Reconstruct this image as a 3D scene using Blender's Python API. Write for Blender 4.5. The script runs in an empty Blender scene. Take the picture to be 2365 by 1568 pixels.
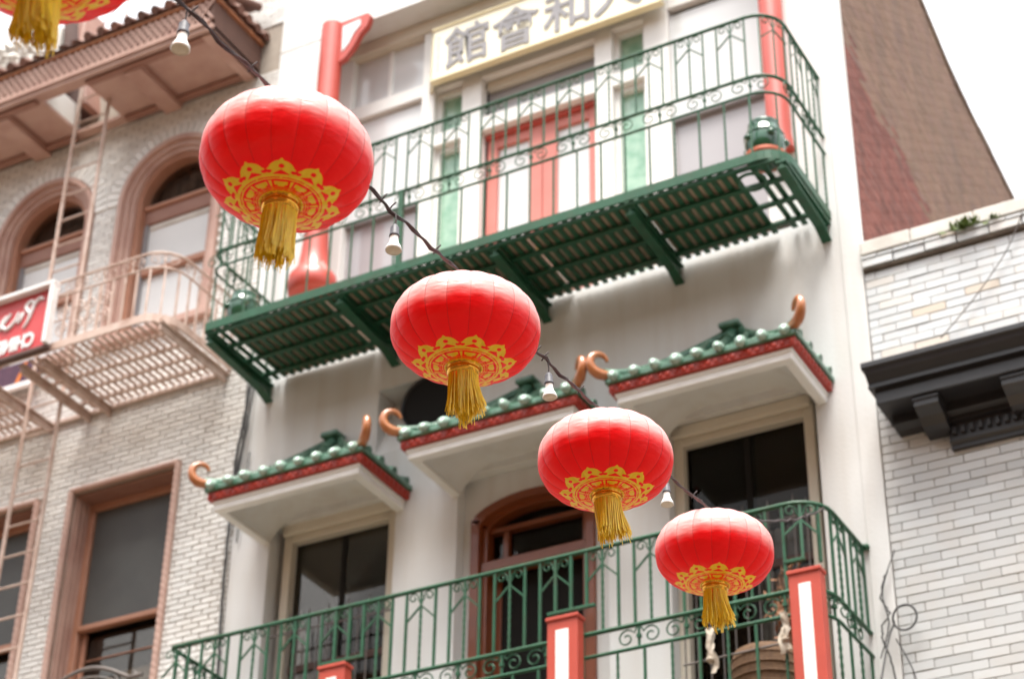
import bpy, math, random
from mathutils import Vector, Matrix, Euler
random.seed(7)
PI = math.pi
S = bpy.context.scene
COL = S.collection

# ------------------------------------------------------------------ camera
cam_d = bpy.data.cameras.new("camera")
cam_o = bpy.data.objects.new("camera", cam_d)
COL.objects.link(cam_o)
YAW, PITCH, ROLL = math.radians(-29.1754), math.radians(32.9577), math.radians(0.9535)
CAMP = Vector((12.03, -15.5, 1.6))
fw = Vector((math.sin(YAW) * math.cos(PITCH), math.cos(YAW) * math.cos(PITCH), math.sin(PITCH)))
r0 = Vector((math.cos(YAW), -math.sin(YAW), 0))
u0 = r0.cross(fw)
rt = math.cos(ROLL) * r0 + math.sin(ROLL) * u0
up = -math.sin(ROLL) * r0 + math.cos(ROLL) * u0
M = Matrix((rt, up, -fw)).transposed().to_4x4()
M.translation = CAMP
cam_o.matrix_world = M
cam_d.sensor_width = 36.0
cam_d.lens = 4695.4 / 2365 * 36.0
cam_d.clip_start = 0.1
cam_d.clip_end = 2000
cam_d.dof.use_dof = True
cam_d.dof.focus_distance = 10.2
cam_d.dof.aperture_fstop = 2.0
S.camera = cam_o

# ------------------------------------------------------------------ sky, sun, exposure
CLOUD = 2.3
SUN_EL, SUN_ROT = math.radians(73), math.radians(160)
W = bpy.data.worlds.new("World"); S.world = W; W.use_nodes = True
nt = W.node_tree; nt.nodes.clear()
sky = nt.nodes.new("ShaderNodeTexSky"); sky.sky_type = 'NISHITA'; sky.sun_disc = False
sky.sun_elevation = SUN_EL; sky.sun_rotation = SUN_ROT
sky.air_density = 1.0; sky.dust_density = 4.0; sky.ozone_density = 1.0
hs = nt.nodes.new("ShaderNodeHueSaturation"); hs.inputs['Saturation'].default_value = 0.3
nt.links.new(sky.outputs[0], hs.inputs['Color'])
# overcast cloud deck, brightest overhead as overcast skies are, mixed over the clear sky
tcw = nt.nodes.new("ShaderNodeTexCoord"); sx = nt.nodes.new("ShaderNodeSeparateXYZ")
nt.links.new(tcw.outputs['Generated'], sx.inputs[0])
mrw = nt.nodes.new("ShaderNodeMapRange"); mrw.inputs['To Min'].default_value = 1 / 3; mrw.inputs['To Max'].default_value = 1.0
nt.links.new(sx.outputs['Z'], mrw.inputs['Value'])
nsw = nt.nodes.new("ShaderNodeTexNoise"); nsw.inputs['Scale'].default_value = 2.2; nsw.inputs['Detail'].default_value = 5
nt.links.new(tcw.outputs['Generated'], nsw.inputs['Vector'])
mrn = nt.nodes.new("ShaderNodeMapRange"); mrn.inputs['To Min'].default_value = .85; mrn.inputs['To Max'].default_value = 1.15
nt.links.new(nsw.outputs['Fac'], mrn.inputs['Value'])
mm_ = nt.nodes.new("ShaderNodeMath"); mm_.operation = 'MULTIPLY'
nt.links.new(mrw.outputs[0], mm_.inputs[0]); nt.links.new(mrn.outputs[0], mm_.inputs[1])
vm = nt.nodes.new("ShaderNodeVectorMath"); vm.operation = 'SCALE'; vm.inputs[0].default_value = (CLOUD, CLOUD * 1.0, CLOUD * 1.01)
nt.links.new(mm_.outputs[0], vm.inputs['Scale'])
mxw = nt.nodes.new("ShaderNodeMix"); mxw.data_type = 'RGBA'; mxw.inputs[0].default_value = .88
nt.links.new(hs.outputs[0], mxw.inputs[6]); nt.links.new(vm.outputs[0], mxw.inputs[7])
bg = nt.nodes.new("ShaderNodeBackground"); bg.inputs['Strength'].default_value = 0.15
wo = nt.nodes.new("ShaderNodeOutputWorld")
nt.links.new(mxw.outputs[2], bg.inputs['Color'])
nt.links.new(bg.outputs[0], wo.inputs[0])
sd = bpy.data.lights.new("sun", 'SUN'); sd.energy = 1.5; sd.angle = math.radians(34); sd.color = (1.0, 0.95, 0.88)
so = bpy.data.objects.new("sun", sd); COL.objects.link(so)
# sun veiled by cloud, a wide bright patch high over the opposite roofs
so.rotation_euler = Vector((math.sin(SUN_ROT) * math.cos(SUN_EL), math.cos(SUN_ROT) * math.cos(SUN_EL), math.sin(SUN_EL))).to_track_quat('Z', 'Y').to_euler()
S.view_settings.view_transform = 'Standard'
S.view_settings.look = 'None'
S.view_settings.gamma = 1.0
S.view_settings.use_curve_mapping = False
S.view_settings.exposure = 2.72

# ------------------------------------------------------------------ helpers
WL = {}                                     # world location of each thing (parts share it)
def thing(name, label, cat, loc, group=None):
    o = bpy.data.objects.new(name, None)
    o.empty_display_size = 0.2
    o.location = loc; COL.objects.link(o)
    WL[o.name] = Vector(loc)
    o['label'] = label; o['category'] = cat
    if group: o['group'] = group
    return o
def tag(o, label, cat, group=None):
    o['label'] = label; o['category'] = cat
    if group: o['group'] = group
    return o

class MB:
    def __init__(s): s.v = []; s.f = []; s.sm = []
    def add(s, vs, fs, smooth=False):
        n = len(s.v); s.v += [tuple(q) for q in vs]
        for f in fs:
            s.f.append(tuple(i + n for i in f)); s.sm.append(smooth)
        return s
    def box(s, x0, x1, y0, y1, z0, z1, c=0.0):
        if c <= 0:
            vs = [(x, y, z) for x in (x0, x1) for y in (y0, y1) for z in (z0, z1)]
            return s.add(vs, [(0, 1, 3, 2), (4, 6, 7, 5), (0, 4, 5, 1), (2, 3, 7, 6), (0, 2, 6, 4), (1, 5, 7, 3)])
        return s.obox(((x0 + x1) / 2, (y0 + y1) / 2, (z0 + z1) / 2), (x1 - x0) / 2, (y1 - y0) / 2, (z1 - z0) / 2, c)
    def obox(s, ctr, hx, hy, hz, c=0.0, rot=None):
        # box with chamfered edges, optionally rotated
        c = min(c, hx * .9, hy * .9, hz * .9)
        R = rot or Matrix.Identity(3); C = Vector(ctr)
        if c <= 0:
            vs = [C + R @ Vector((a * hx, b * hy, d * hz)) for a in (-1, 1) for b in (-1, 1) for d in (-1, 1)]
            return s.add(vs, [(0, 1, 3, 2), (4, 6, 7, 5), (0, 4, 5, 1), (2, 3, 7, 6), (0, 2, 6, 4), (1, 5, 7, 3)])
        vs = []; ix = {}
        for a in (-1, 1):
            for b in (-1, 1):
                for d in (-1, 1):
                    for k in range(3):
                        p = [a * hx, b * hy, d * hz]
                        for j in range(3):
                            if j != k: p[j] -= (a, b, d)[j] * c
                        ix[(a, b, d, k)] = len(vs); vs.append(C + R @ Vector(p))
        fs = []
        for k in range(3):
            for sg in (-1, 1):
                q = []
                for (m, n) in ((-1, -1), (1, -1), (1, 1), (-1, 1)):
                    t = [m, n]; t.insert(k, sg); q.append(ix[(t[0], t[1], t[2], k)])
                if (sg < 0) != (k == 1): q.reverse()
                fs.append(tuple(q))
        for k in range(3):
            i, j = [q for q in range(3) if q != k]
            for m in (-1, 1):
                for n in (-1, 1):
                    def key(e, fk):
                        t = [0, 0, 0]; t[i] = m; t[j] = n; t[k] = e
                        return ix[(t[0], t[1], t[2], fk)]
                    q = [key(-1, i), key(1, i), key(1, j), key(-1, j)]
                    fs.append(tuple(q))
        for a in (-1, 1):
            for b in (-1, 1):
                for d in (-1, 1):
                    fs.append(tuple(ix[(a, b, d, k)] for k in range(3)))
        return s.add(vs, fs)
    def tube(s, pts, r, n=6, closed=False, caps=True, prof=None):
        pts = [Vector(p) for p in pts]; m = len(pts)
        rs = r if isinstance(r, (list, tuple)) else [r] * m
        tang = []
        for i in range(m):
            a = pts[i - 1] if (i > 0 or closed) else pts[i]
            b = pts[(i + 1) % m] if (i < m - 1 or closed) else pts[i]
            t = (b - a); tang.append(t.normalized() if t.length > 1e-9 else Vector((0, 0, 1)))
        t = tang[0]; nn = Vector((0, 0, 1)) if abs(t.z) < .9 else Vector((0, 1, 0))
        nn = (nn - t * nn.dot(t)).normalized()
        vs = []
        for i in range(m):
            t = tang[i]; nn = nn - t * nn.dot(t)
            nn = nn.normalized() if nn.length > 1e-6 else t.orthogonal().normalized()
            bb = t.cross(nn)
            for k in range(n):
                an = 2 * PI * (k + .5) / n
                q = prof(i, an) if prof else 1.0
                vs.append(pts[i] + (nn * math.cos(an) + bb * math.sin(an)) * rs[i] * q)
        fs = []
        for i in range(m if closed else m - 1):
            for k in range(n):
                a = i * n + k; b = i * n + (k + 1) % n
                c = ((i + 1) % m) * n + (k + 1) % n; d = ((i + 1) % m) * n + k
                fs.append((a, b, c, d))
        s.add(vs, fs, n > 4)
        if caps and not closed:
            s.add(vs[:n], [tuple(range(n))[::-1]]); s.add(vs[-n:], [tuple(range(n))])
        return s
    def bar(s, a, b, w, d=None):                # square bar between two points
        return s.tube([a, b], (w if d is None else w) * .7071, 4)
    def lathe(s, prof, n, ctr=(0, 0, 0), smooth=True, cap=True):
        vs = []; fs = []
        cx, cy, cz = ctr
        for (r, z) in prof:
            for k in range(n):
                a = 2 * PI * k / n
                vs.append((cx + r * math.cos(a), cy + r * math.sin(a), cz + z))
        for i in range(len(prof) - 1):
            for k in range(n):
                fs.append((i * n + k, i * n + (k + 1) % n, (i + 1) * n + (k + 1) % n, (i + 1) * n + k))
        s.add(vs, fs, smooth)
        if cap:
            s.add(vs[:n], [tuple(range(n))[::-1]]); s.add(vs[-n:], [tuple(range(n))])
        return s
    def grid(s, fn, nu, nv, smooth=True):
        vs = [fn(i / nu, j / nv) for j in range(nv + 1) for i in range(nu + 1)]
        fs = [(j * (nu + 1) + i, j * (nu + 1) + i + 1, (j + 1) * (nu + 1) + i + 1, (j + 1) * (nu + 1) + i) for j in range(nv) for i in range(nu)]
        return s.add(vs, fs, smooth)
    def prism(s, poly, axis, a, b):             # polygon (2D) extruded along an axis from a to b
        def P(q, t):
            if axis == 'x': return (t, q[0], q[1])
            if axis == 'y': return (q[0], t, q[1])
            return (q[0], q[1], t)
        n = len(poly)
        s.add([P(q, a) for q in poly] + [P(q, b) for q in poly],
              [tuple(range(n)), tuple(range(n, 2 * n))[::-1]] + [(i, i + n, (i + 1) % n + n, (i + 1) % n) for i in range(n)])
        return s
    def mesh(s, name, off=(0, 0, 0)):
        me = bpy.data.meshes.new(name)
        o = Vector(off)
        me.from_pydata([(v[0] - o.x, v[1] - o.y, v[2] - o.z) for v in s.v], [], s.f)
        me.polygons.foreach_set('use_smooth', s.sm)
        return me

def obj(name, mb, mat, parent=None, loc=None):
    """one mesh object from world-space geometry, as a child of parent when given"""
    base = WL[parent.name] if parent else Vector(loc if loc else (0, 0, 0))
    me = mb.mesh(name, base)
    me.materials.append(mat)
    o = bpy.data.objects.new(name, me); COL.objects.link(o)
    if parent: o.parent = parent
    else: o.location = base
    WL[o.name] = base
    return o
def piece(name, me, loc, parent, rot=None, scale=None):
    """shared mesh put at a world location under parent"""
    o = bpy.data.objects.new(name, me); COL.objects.link(o)
    o.parent = parent; o.location = Vector(loc) - WL[parent.name]
    if rot is not None: o.rotation_euler = rot
    if scale is not None: o.scale = scale
    WL[o.name] = Vector(loc)
    return o
def structure(name, mb, mat):
    o = obj(name, mb, mat); o['kind'] = 'structure'; return o
def shared(name, mb, mat):
    me = mb.mesh(name); me.materials.append(mat); return me
def text_mesh(s, size, extrude, offset=0.0, mirror=False, space=1.0):
    cu = bpy.data.curves.new('lettering', 'FONT'); cu.body = s; cu.size = size
    cu.extrude = extrude; cu.offset = offset; cu.resolution_u = 4; cu.space_character = space
    t = bpy.data.objects.new('lettering', cu); COL.objects.link(t)
    dg = bpy.context.evaluated_depsgraph_get()
    me = bpy.data.meshes.new_from_object(t.evaluated_get(dg))
    bpy.data.objects.remove(t)
    # text lies in XY: stand it up in XZ facing -Y
    for v in me.vertices:
        x, y, z = v.co
        v.co = (-x if mirror else x, -z, y)
    if mirror: me.flip_normals()
    return me
def in_frame(p, margin=0.03):
    d = Vector(p) - CAMP
    z = d.dot(fw)
    if z <= 0: return False
    x = d.dot(rt) / z * 4695.4 / 2365; y = d.dot(up) / z * 4695.4 / 2365
    return abs(x) < .5 + margin and abs(y) < .3315 + margin

# ------------------------------------------------------------------ materials
def _n(nt, t, **k):
    n = nt.nodes.new(t)
    for a, b in k.items(): setattr(n, a, b)
    return n
def pmat(name, col, rough=0.6, var=None, vscale=3.0, vamt=0.5, bump=0.0, bscale=60.0, metal=0.0, spec=0.5,
         dirt=None, dscale=1.5, damt=0.4, dstretch=(1, 1, 1), rand=0.0, coat=0.0, rand_col=None):
    m = bpy.data.materials.new(name); m.use_nodes = True
    nt = m.node_tree; b = nt.nodes['Principled BSDF']; L = nt.links.new
    b.inputs['Roughness'].default_value = rough; b.inputs['Metallic'].default_value = metal
    b.inputs['Specular IOR Level'].default_value = spec
    b.inputs['Coat Weight'].default_value = coat
    geo = _n(nt, 'ShaderNodeNewGeometry')
    def mixc(fac, a, c):
        mx = _n(nt, 'ShaderNodeMix', data_type='RGBA')
        for sock, v in ((mx.inputs[0], fac), (mx.inputs[6], a), (mx.inputs[7], c)):
            if isinstance(v, (int, float)): sock.default_value = v
            elif isinstance(v, tuple): sock.default_value = (*v, 1)
            else: L(v, sock)
        return mx.outputs[2]
    def noise(scale, detail=4.0, stretch=(1, 1, 1), lo=.35, hi=.65):
        mp = _n(nt, 'ShaderNodeMapping'); mp.inputs['Scale'].default_value = stretch
        L(geo.outputs['Position'], mp.inputs['Vector'])
        ns = _n(nt, 'ShaderNodeTexNoise'); ns.inputs['Scale'].default_value = scale; ns.inputs['Detail'].default_value = detail
        L(mp.outputs[0], ns.inputs['Vector'])
        mr = _n(nt, 'ShaderNodeMapRange'); mr.inputs['From Min'].default_value = lo; mr.inputs['From Max'].default_value = hi
        L(ns.outputs['Fac'], mr.inputs['Value'])
        return mr.outputs[0], ns
    c = tuple(col)
    out = c
    if var is not None:
        f, _ = noise(vscale)
        mu = _n(nt, 'ShaderNodeMath', operation='MULTIPLY'); L(f, mu.inputs[0]); mu.inputs[1].default_value = vamt
        out = mixc(mu.outputs[0], out, tuple(var))
    if rand > 0 or rand_col is not None:
        oi = _n(nt, 'ShaderNodeObjectInfo')
        ad = _n(nt, 'ShaderNodeMath', operation='ADD'); L(oi.outputs['Random'], ad.inputs[0]); L(geo.outputs['Random Per Island'], ad.inputs[1])
        fr = _n(nt, 'ShaderNodeMath', operation='FRACT'); L(ad.outputs[0], fr.inputs[0])
        if rand_col is not None:
            pw = _n(nt, 'ShaderNodeMath', operation='POWER'); L(fr.outputs[0], pw.inputs[0]); pw.inputs[1].default_value = rand_col[1]
            out = mixc(pw.outputs[0], out, tuple(rand_col[0]))
        if rand > 0:
            hv = _n(nt, 'ShaderNodeHueSaturation')
            mr = _n(nt, 'ShaderNodeMapRange'); mr.inputs['To Min'].default_value = 1 - rand; mr.inputs['To Max'].default_value = 1 + rand * .5
            L(fr.outputs[0], mr.inputs['Value']); L(mr.outputs[0], hv.inputs['Value'])
            if isinstance(out, tuple): hv.inputs['Color'].default_value = (*out, 1)
            else: L(out, hv.inputs['Color'])
            out = hv.outputs[0]
    if dirt is not None:
        f, _ = noise(dscale, 6.0, dstretch, .45, .75)
        mu = _n(nt, 'ShaderNodeMath', operation='MULTIPLY'); L(f, mu.inputs[0]); mu.inputs[1].default_value = damt
        out = mixc(mu.outputs[0], out, tuple(dirt))
    if isinstance(out, tuple): b.inputs['Base Color'].default_value = (*out, 1)
    else: L(out, b.inputs['Base Color'])
    if bump > 0:
        _, ns = noise(bscale, 3.0)
        bp = _n(nt, 'ShaderNodeBump'); bp.inputs['Strength'].default_value = bump; bp.inputs['Distance'].default_value = 0.01
        L(ns.outputs['Fac'], bp.inputs['Height']); L(bp.outputs[0], b.inputs['Normal'])
    return m
def glass_mat(name, tint, refl=1.0, rough=0.02):
    m = bpy.data.materials.new(name); m.use_nodes = True
    nt = m.node_tree; nt.nodes.clear(); L = nt.links.new
    tr = _n(nt, 'ShaderNodeBsdfTransparent'); tr.inputs[0].default_value = (*tint, 1)
    gl = _n(nt, 'ShaderNodeBsdfGlossy'); gl.inputs['Roughness'].default_value = rough
    fr = _n(nt, 'ShaderNodeFresnel'); fr.inputs['IOR'].default_value = 1.5
    mu = _n(nt, 'ShaderNodeMath', operation='MULTIPLY'); mu.inputs[1].default_value = refl; mu.use_clamp = True
    geo = _n(nt, 'ShaderNodeNewGeometry'); ns = _n(nt, 'ShaderNodeTexNoise'); ns.inputs['Scale'].default_value = 1.3
    bp = _n(nt, 'ShaderNodeBump'); bp.inputs['Strength'].default_value = .15; bp.inputs['Distance'].default_value = .02
    L(geo.outputs['Position'], ns.inputs['Vector']); L(ns.outputs['Fac'], bp.inputs['Height']); L(bp.outputs[0], gl.inputs['Normal'])
    mx = _n(nt, 'ShaderNodeMixShader'); o = _n(nt, 'ShaderNodeOutputMaterial')
    L(fr.outputs[0], mu.inputs[0]); L(mu.outputs[0], mx.inputs[0]); L(tr.outputs[0], mx.inputs[1]); L(gl.outputs[0], mx.inputs[2]); L(mx.outputs[0], o.inputs[0])
    return m
ANI, ANR = .6, 0.0
def lantern_mat():
    m = bpy.data.materials.new('red_satin'); m.use_nodes = True
    nt = m.node_tree; b = nt.nodes['Principled BSDF']; L = nt.links.new
    at = _n(nt, 'ShaderNodeAttribute', attribute_name='gold_print')
    mr = _n(nt, 'ShaderNodeMapRange'); mr.inputs['From Min'].default_value = .46; mr.inputs['From Max'].default_value = .54
    L(at.outputs['Fac'], mr.inputs['Value'])
    mx = _n(nt, 'ShaderNodeMix', data_type='RGBA')
    mx.inputs[6].default_value = (0.74, 0.003, 0.006, 1); mx.inputs[7].default_value = (0.85, 0.60, 0.02, 1)
    L(mr.outputs[0], mx.inputs[0])
    # silk turns from red to pale pink over the upper half of every lantern
    fa = _n(nt, 'ShaderNodeAttribute', attribute_name='pale_top')
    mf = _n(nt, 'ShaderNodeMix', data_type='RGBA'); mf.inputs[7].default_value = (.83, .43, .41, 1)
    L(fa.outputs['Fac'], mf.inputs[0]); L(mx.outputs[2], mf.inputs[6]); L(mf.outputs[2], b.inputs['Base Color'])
    b.inputs['Roughness'].default_value = .42
    b.inputs['IOR'].default_value = 1.5; b.inputs['Specular IOR Level'].default_value = .38
    b.inputs['Sheen Weight'].default_value = .03
    b.inputs['Sheen Roughness'].default_value = .3
    # satin weave runs round the lantern: the gloss spreads along the rings
    b.inputs['Anisotropic'].default_value = ANI; b.inputs['Anisotropic Rotation'].default_value = ANR
    tg = _n(nt, 'ShaderNodeTangent', direction_type='RADIAL', axis='Z'); L(tg.outputs[0], b.inputs['Tangent'])
    # thin silk: daylight from above comes through the skin and glows red inside
    tr = _n(nt, 'ShaderNodeBsdfTranslucent'); tr.inputs[0].default_value = (.95, .006, .010, 1)
    ma = _n(nt, 'ShaderNodeMapRange'); ma.inputs['To Min'].default_value = .26; ma.inputs['To Max'].default_value = .03
    L(mr.outputs[0], ma.inputs['Value'])
    ms = _n(nt, 'ShaderNodeMixShader'); L(ma.outputs[0], ms.inputs[0])
    L(b.outputs[0], ms.inputs[1]); L(tr.outputs[0], ms.inputs[2]); L(ms.outputs[0], nt.nodes['Material Output'].inputs[0])
    tc = _n(nt, 'ShaderNodeTexCoord'); mp = _n(nt, 'ShaderNodeMapping'); mp.inputs['Scale'].default_value = (1, 1, 3)
    ns = _n(nt, 'ShaderNodeTexNoise'); ns.inputs['Scale'].default_value = 9; ns.inputs['Detail'].default_value = 3
    bp = _n(nt, 'ShaderNodeBump'); bp.inputs['Strength'].default_value = .35; bp.inputs['Distance'].default_value = .02
    L(tc.outputs['Object'], mp.inputs[0]); L(mp.outputs[0], ns.inputs['Vector']); L(ns.outputs['Fac'], bp.inputs['Height']); L(bp.outputs[0], b.inputs['Normal'])
    return m

MT = dict(
    stucco=pmat('white_stucco', (.735, .745, .745), .75, (.665, .67, .66), 1.2, .6, .2, 40, dirt=(.50, .43, .36), dscale=1.6, damt=.32, dstretch=(2.6, 2.6, .28)),
    white=pmat('white_paint', (.80, .80, .78), .5, (.74, .74, .72), 2, .5, .05, 30),
    cream=pmat('cream_paint', (.68, .63, .53), .6, (.62, .57, .48), 2, .5, .05, 30, dirt=(.45, .38, .3), damt=.2),
    green=pmat('green_iron_paint', (.016, .080, .040), .45, (.026, .11, .06), 9, .6, .2, 90, spec=.35, dirt=(.05, .03, .015), dscale=7, damt=.35),
    beige=pmat('beige_iron_paint', (.50, .37, .31), .55, (.58, .46, .40), 9, .6, .2, 90, dirt=(.22, .09, .04), dscale=6, damt=.55),
    red=pmat('red_gloss_paint', (.44, .060, .042), .42, (.52, .09, .068), 3, .5, .05, 20, coat=.15),
    redflat=pmat('red_post_paint', (.47, .062, .036), .5, (.40, .048, .028), 5, .5, .1, 50, dirt=(.3, .06, .04), damt=.3),
    doorred=pmat('faded_red_paint', (.60, .21, .175), .45, (.54, .16, .13), 3, .5),
    tilered=pmat('red_tile_paint', (.34, .022, .010), .4, (.42, .04, .02), 12, .6, .2, 60),
    tilegreen=pmat('green_glazed_tile', (.045, .125, .08), .35, (.13, .26, .19), 14, .8, .3, 40, coat=.3, dirt=(.03, .07, .04), dscale=5, damt=.5),
    tilecap=pmat('pale_green_glaze', (.40, .53, .46), .4, (.20, .33, .26), 30, .9, .2, 40, coat=.25),
    horn=pmat('tan_glaze', (.36, .115, .032), .3, (.46, .18, .07), 10, .7, .15, 50, coat=.5),
    orange=pmat('orange_brown_wood', (.22, .055, .014), .4, (.17, .035, .01), 4, .6, .08, 30, coat=.3),
    brickw=pmat('white_glazed_brick', (.595, .62, .63), .3, None, rand=.12, bump=.06, bscale=25, coat=.3, dirt=(.55, .47, .38), dscale=2.3, damt=.25),
    brickw2=pmat('weathered_white_brick', (.64, .67, .69), .35, None, rand=.1, rand_col=((.58, .49, .39), 12.0), bump=.08, bscale=30, dirt=(.60, .52, .44), dscale=6, damt=.3),
    brickl=pmat('cream_white_brick', (.755, .755, .735), .4, None, rand=.14, bump=.08, bscale=25, dirt=(.42, .34, .26), dscale=1.2, damt=.35),
    mortar=pmat('dark_mortar', (.20, .16, .125), .9, (.11, .08, .06), 8, .6),
    mortarl=pmat('grey_mortar', (.36, .31, .26), .9, (.26, .22, .18), 6, .6),
    brickred=pmat('red_painted_brick', (.30, .10, .075), .85, (.24, .075, .055), 3, .6, .2, 40, rand=.45, rand_col=((.15, .06, .05), 2.5), dirt=(.10, .05, .04), dscale=2.5, damt=.6, dstretch=(1, 2, .6)),
    bricktan=pmat('tan_brick', (.33, .21, .145), .88, (.26, .15, .10), 2, .6, .2, 40, rand=.4, rand_col=((.17, .10, .08), 2.0), dirt=(.14, .10, .085), dscale=1.6, damt=.5, dstretch=(1, 2, .6)),
    mortart=pmat('tan_mortar', (.43, .33, .25), .9, (.32, .235, .175), 4, .5),
    stone=pmat('pale_stone', (.66, .64, .60), .7, (.54, .52, .48), 5, .6, .2, 50, dirt=(.3, .27, .22), dscale=3, damt=.35),
    black=pmat('charcoal_paint', (.019, .019, .022), .36, (.027, .027, .030), 5, .5, .06, 40),
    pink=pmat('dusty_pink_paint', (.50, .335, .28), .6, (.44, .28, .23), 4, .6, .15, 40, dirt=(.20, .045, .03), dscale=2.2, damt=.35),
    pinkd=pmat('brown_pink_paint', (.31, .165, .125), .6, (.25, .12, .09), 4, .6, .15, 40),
    sash=pmat('salmon_sash_paint', (.42, .21, .14), .45, (.36, .17, .10), 5, .6),
    rust=pmat('rust_orange_tile', (.34, .13, .05), .7, (.20, .07, .03), 9, .8, .2, 50),
    clay=pmat('dark_clay_tile', (.17, .07, .045), .75, (.10, .045, .03), 12, .7, .25, 50, rand=.3),
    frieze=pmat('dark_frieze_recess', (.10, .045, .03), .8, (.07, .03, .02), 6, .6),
    board=pmat('brown_plywood_board', (.52, .38, .29), .8, (.42, .29, .21), 5, .7, .1, 40),
    tanreflect=pmat('brown_reflection_tone', (.055, .040, .024), .8, (.04, .03, .018), 3, .6),  # tone of the tan reflection painted into the canopy windows
    edge=pmat('dark_brown_flashing', (.13, .085, .065), .8, (.30, .25, .21), 2.2, .8),
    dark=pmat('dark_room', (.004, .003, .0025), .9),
    glass=glass_mat('dark_glass', (.70, .68, .65), .28),
    screen=pmat('grey_insect_screen', (.075, .078, .075), .55, (.055, .056, .055), 2.5, .7, spec=.6),
    frost=pmat('frosted_white_glass', (.70, .72, .73), .12, (.62, .64, .64), 1.5, .5, spec=.8),
    greyglass=pmat('grey_lined_glass', (.40, .39, .41), .1, (.36, .35, .37), 1.5, .5, spec=.8),
    greenglass=pmat('green_textured_glass', (.36, .55, .43), .12, (.16, .36, .24), 7, .8, .3, 30, spec=.9),
    blind=pmat('white_roller_blind', (.74, .77, .78), .5, (.68, .71, .72), 2, .5),
    curtain=pmat('pale_curtain', (.55, .60, .64), .8, (.42, .46, .50), 5, .7),
    gcurtain=pmat('grey_curtain', (.26, .24, .25), .85, (.18, .165, .17), 6, .7),
    sign=pmat('cream_sign_board', (.86, .82, .66), .5, (.82, .77, .58), 2, .5),
    ink=pmat('grey_ink_paint', (.24, .235, .25), .6, (.30, .29, .30), 8, .5),
    gilt=pmat('gilt_edge', (.80, .72, .48), .5, (.74, .64, .38), 6, .5),
    signred=pmat('sign_red_enamel', (.52, .035, .040), .4, (.58, .075, .075), 3, .6),
    signwhite=pmat('sign_white_enamel', (.80, .80, .80), .4, (.66, .62, .60), 9, .6),
    brass=pmat('brass_collar_metal', (.80, .42, .06), .2, (.70, .33, .04), 20, .5, metal=1.0),
    thread=pmat('gold_thread', (1.0, .76, .03), .45, (.95, .58, .02), 60, .7, spec=.7, rand=.25),
    capmetal=pmat('pale_gilt_cap', (.72, .62, .50), .35, (.5, .36, .14), 40, .7),
    rib=pmat('dark_red_seam', (.38, .004, .006), .6),
    cord=pmat('dark_cord_rubber', (.032, .020, .022), .6, (.05, .03, .03), 20, .6),
    cable=pmat('black_cable_rubber', (.03, .03, .032), .6, (.06, .06, .06), 20, .6),
    socket=pmat('grey_socket_rubber', (.07, .07, .085), .55),
    bulb=pmat('white_bulb_enamel', (.80, .80, .77), .3),
    lens=pmat('warm_bulb_lens', (.62, .56, .46), .25, (.45, .38, .28), 40, .5),
    pot=pmat('green_glazed_pot', (.012, .07, .035), .12, (.03, .13, .07), 8, .7, coat=.8),
    terracotta=pmat('terracotta', (.42, .10, .045), .7, (.34, .07, .03), 8, .6),
    basket=pmat('brown_wicker', (.16, .085, .04), .8, (.09, .045, .02), 30, .8, .4, 60),
    dry=pmat('dry_brown_leaf', (.22, .09, .04), .8, (.32, .17, .09), 12, .8),
    ribbon=pmat('dirty_white_ribbon', (.46, .41, .34), .8, (.33, .27, .2), 14, .7),
    leaf=pmat('weed_green_leaf', (.075, .13, .02), .6, (.13, .17, .03), 20, .8),
    purple=pmat('purple_banner_cloth', (.085, .030, .060), .7, (.05, .018, .045), 6, .7),
    orangeb=pmat('orange_banner_stripe', (.62, .17, .02), .6),
    iron=pmat('grey_wrought_iron', (.11, .10, .095), .5, (.16, .12, .10), 12, .6),
    asphalt=pmat('asphalt', (.07, .062, .055), .9, (.055, .05, .045), 2, .6, .3, 50),
    paving=pmat('concrete_paving', (.32, .225, .14), .85, (.26, .18, .11), 2, .6, .2, 30),
    brown=pmat('dark_brown_timber', (.10, .055, .045), .7, (.07, .035, .03), 4, .6),
    oppo=pmat('brown_brick_render', (.33, .18, .09), .8, (.27, .145, .075), 1.0, .5),
    yellowline=pmat('yellow_road_paint', (.55, .36, .04), .7),
)
# ------------------------------------------------------------------ large structure
def wall_with_holes(mb, x0, x1, z0, z1, y, depth, holes, reveal=True):
    xs = sorted({x0, x1} | {h[0] for h in holes} | {h[1] for h in holes})
    zs = sorted({z0, z1} | {h[2] for h in holes} | {h[3] for h in holes})
    xs = [x for x in xs if x0 <= x <= x1]; zs = [z for z in zs if z0 <= z <= z1]
    for i in range(len(xs) - 1):
        for j in range(len(zs) - 1):
            cx = (xs[i] + xs[i + 1]) / 2; cz = (zs[j] + zs[j + 1]) / 2
            if any(h[0] < cx < h[1] and h[2] < cz < h[3] for h in holes): continue
            mb.add([(xs[i], y, zs[j]), (xs[i + 1], y, zs[j]), (xs[i + 1], y, zs[j + 1]), (xs[i], y, zs[j + 1])], [(0, 1, 2, 3)])
    if reveal:
        for (a, b, c, d) in [h[:4] for h in holes]:
            for (p, q) in (((a, c), (a, d)), ((a, d), (b, d)), ((b, d), (b, c)), ((b, c), (a, c))):
                mb.add([(p[0], y, p[1]), (q[0], y, q[1]), (q[0], y + depth, q[1]), (p[0], y + depth, p[1])], [(0, 1, 2, 3)])
    return mb

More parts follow.
